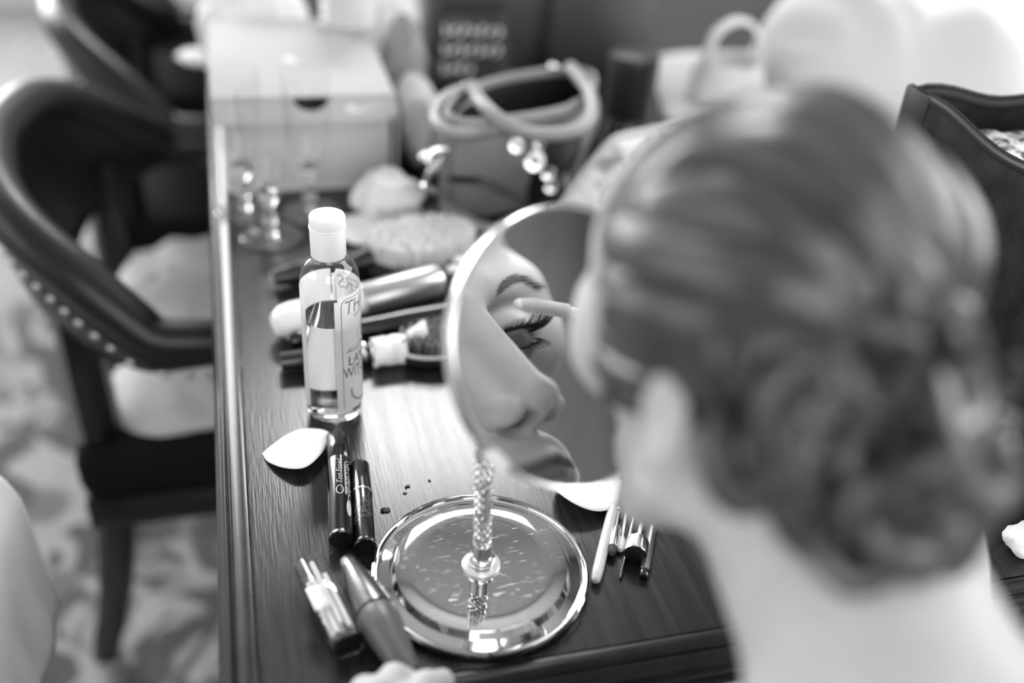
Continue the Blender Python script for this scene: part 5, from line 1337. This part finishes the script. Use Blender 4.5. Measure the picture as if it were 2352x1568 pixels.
# first roll over the dark hollow
bundle([(1440, 490), (1530, 430), (1720, 430), (1880, 530), (1985, 690)], [(1440, 550), (1530, 520), (1700, 540), (1850, 620), (1960, 760)], 3, .012, .001)
bundle([(1410, 490), (1500, 560), (1690, 615), (1850, 660), (1960, 745)], [(1400, 560), (1490, 610), (1680, 670), (1840, 715), (1930, 800)], 3, .0115, .005)
bundle([(1640, 290), (1850, 215), (2010, 280), (2110, 400), (2160, 560)], [(1700, 320), (1860, 300), (1990, 380), (2070, 500), (2110, 640)], 5, .0100, .000)
# side sweep from the temple over the ear
bundle([(1385, 610), (1490, 670), (1680, 730), (1850, 790), (1950, 860)], [(1400, 880), (1510, 930), (1660, 950), (1800, 950), (1920, 960)], 9, .0120, .006)
bundle([(1375, 800), (1480, 870), (1620, 910), (1780, 930)], [(1385, 905), (1480, 935), (1600, 965), (1760, 985)], 4, .0125, .010)
bundle([(2060, 560), (2100, 640), (2090, 760), (2040, 850)], [(2110, 600), (2130, 720), (2120, 860), (2080, 930)], 4, .011, .002)
# right side and back of the crown, in head space
for k in range(8):
    f = k / 7; D = [(.30 + .20 * f, .50 - .45 * f, .80), (.62 + .1 * f, .25 - .55 * f, .62), (.80 - .1 * f, -.05 - .5 * f, .35), (.72 - .2 * f, -.40 - .35 * f, .02), (.42 - .2 * f, -.80, -.30)]
    pts = arc_pts([HC + (HRAD + .001) * np.array(d) / np.linalg.norm(d) for d in D], 26); u_ = HR @ (pts[0] - HC); LOCKS.tube([h2w(p) for p in pts], np.array([.5, .85, 1, 1, .85, .5]) * .0115, 16, flat=.55, up=u_ / np.linalg.norm(u_), rib=.10, ribn=5)
# low bun: overlapping curls round a small core
BUN = np.array((-.006, -.088, -.044))
spots = [(-.048, .026), (-.030, .034), (.004, .036), (.038, .028), (-.048, .004), (-.030, .002), (.004, -.002), (.040, -.004), (-.030, -.022), (-.010, -.034), (.022, -.036), (.052, -.030), (-.004, -.056), (.028, -.058), (.064, .010), (-.045, .044), (-.012, -.014), (.002, -.022), (-.024, -.020), (.012, -.012)]
for rep in range(3):
    for k, (dx, dz) in enumerate(spots):
        dx2, dz2 = dx + rg.uniform(-.010, .010), dz + rg.uniform(-.010, .010)
        c = BUN + np.array((dx2, .62 * (dx2 * dx2 + dz2 * dz2) / .06 - .028 + .008 * rep, dz2))
        nx = np.array((dx * 11 + rg.uniform(-.7, .7), -1.0, dz * 10 + rg.uniform(-.6, .8))); nx /= np.linalg.norm(nx); e1 = np.cross(nx, (0, 0, 1)); e1 /= np.linalg.norm(e1); e2 = np.cross(nx, e1)
        tw = rg.uniform(0, 3.14); e1, e2 = e1 * math.cos(tw) + e2 * math.sin(tw), e2 * math.cos(tw) - e1 * math.sin(tw)
        R0 = rg.uniform(.015, .025); el_ = rg.uniform(.5, .9); turn = rg.uniform(.6, 1.1); ph = rg.uniform(0, 6.28); pts = []
        for q in np.linspace(0, 1, 30):
            an = ph + q * 2 * PI * turn; rr = R0 * (1.1 - .4 * q); pts.append(h2w(c + e1 * rr * math.cos(an) + e2 * rr * el_ * math.sin(an) + nx * .020 * (q - .4)))
        pts = np.array(pts); pts[1:-1] = (pts[:-2] + pts[1:-1] * 2 + pts[2:]) / 4
        LOCKS.tube(pts, np.array([.15, .8, 1, 1, .8, .15]) * rg.uniform(.0070, .0105), 14, flat=.7, up=HR @ nx, rib=.13, ribn=5)
def blob(u, v):
    th, ph = PI * u, 2 * PI * v; return h2w(BUN + np.array((.060 * math.sin(th) * math.cos(ph), .024 * math.sin(th) * math.sin(ph) + .008, .050 * math.cos(th) - .004)))
LOCKS.grid(blob, 20, 32, cv=True)
LOCKS.build('swept_locks', HAIR, person, sharp=0)
# fine hair at the temple and forehead edge
# --- dress
def dress_sdf(p):
    p = p.astype(np.float32); q = p.copy(); q[:, 0] = np.abs(q[:, 0] - CXB)
    d = torso_sdf(p); d = smin(d, cap(q, (.085, -.19, -.165), (.098, .24, -.228), .080, .056), .05); d = smin(d, cap(p, (CXB, -.19, -.17), (CXB, .20, -.24), .07, .05), .05)
    d = d - .008
    up_ = np.array((0, .72, .69), np.float32)
    d = smax(d, (p - np.array((CXB, .060, .085), np.float32)) @ up_, .006)
    return smax(d, p[:, 1] - .21, .01)
Pd, Qd = nets(dress_sdf, (0, -.40, -.34), (.48, .30, .24), .006, 10)
mesh_np('dress', Pd, Qd, mat('dark_dress_fabric', .02, .8, sheen=.2), person)
# --- stool
t = thing('stool', 'round dark stool under the seated person', 'stool', (CXB, -.22, FZ))
MB().lathe([(.0001, .435), (.17, .435), (.185, .45), (.185, .480), (.165, .500), (.0001, .505)], 36).build('seat', LEATH, t)
for k in range(4):
    a = PI / 4 + k * PI / 2; MB().tube([(.12 * math.cos(a), .12 * math.sin(a), .44), (.165 * math.cos(a), .165 * math.sin(a), 0)], [.018, .015], 8).build('leg', CWOOD, t)
# --- little brow brush held up to the eye
t = thing('brow_brush', 'white-bristled spiral brow brush held up to the eye, seen in the mirror', 'brush', tuple(S0))
L_ = float(np.linalg.norm(S1 - S0)); M = Matrix.Translation(tuple(-S0)) @ M_axis(S0, S1)
MB().lathe([(.0001, 0), (.0012, .0005), (.0012, L_), (.0022, L_ + .003), (.0026, .05), (.0026, .135), (.0001, .137)], 16, M).build('handle', WHP, t)
sp_ = MB()
for k in range(900):
    z_ = .0006 + (L_ - .001) * k / 900; a = k * 2.399; rr = .0034 * min(1, .6 + z_ * 50); p = M @ Vector((0, 0, z_)); q = M @ Vector((rr * math.cos(a), rr * math.sin(a), z_ + .0006)); sp_.tube([tuple(p), tuple(q)], [.00042, .00034], 4)
tag(sp_.build('bristles', mat('white_nylon', .78, .5), t, smooth=False), 'white spiral bristles', kind='stuff')

# ================================================================== raise everything from table-top zero to the real table height
bpy.context.view_layer.update()
for o in list(COL.objects):
    if o.parent is None: o.location.z += TZ
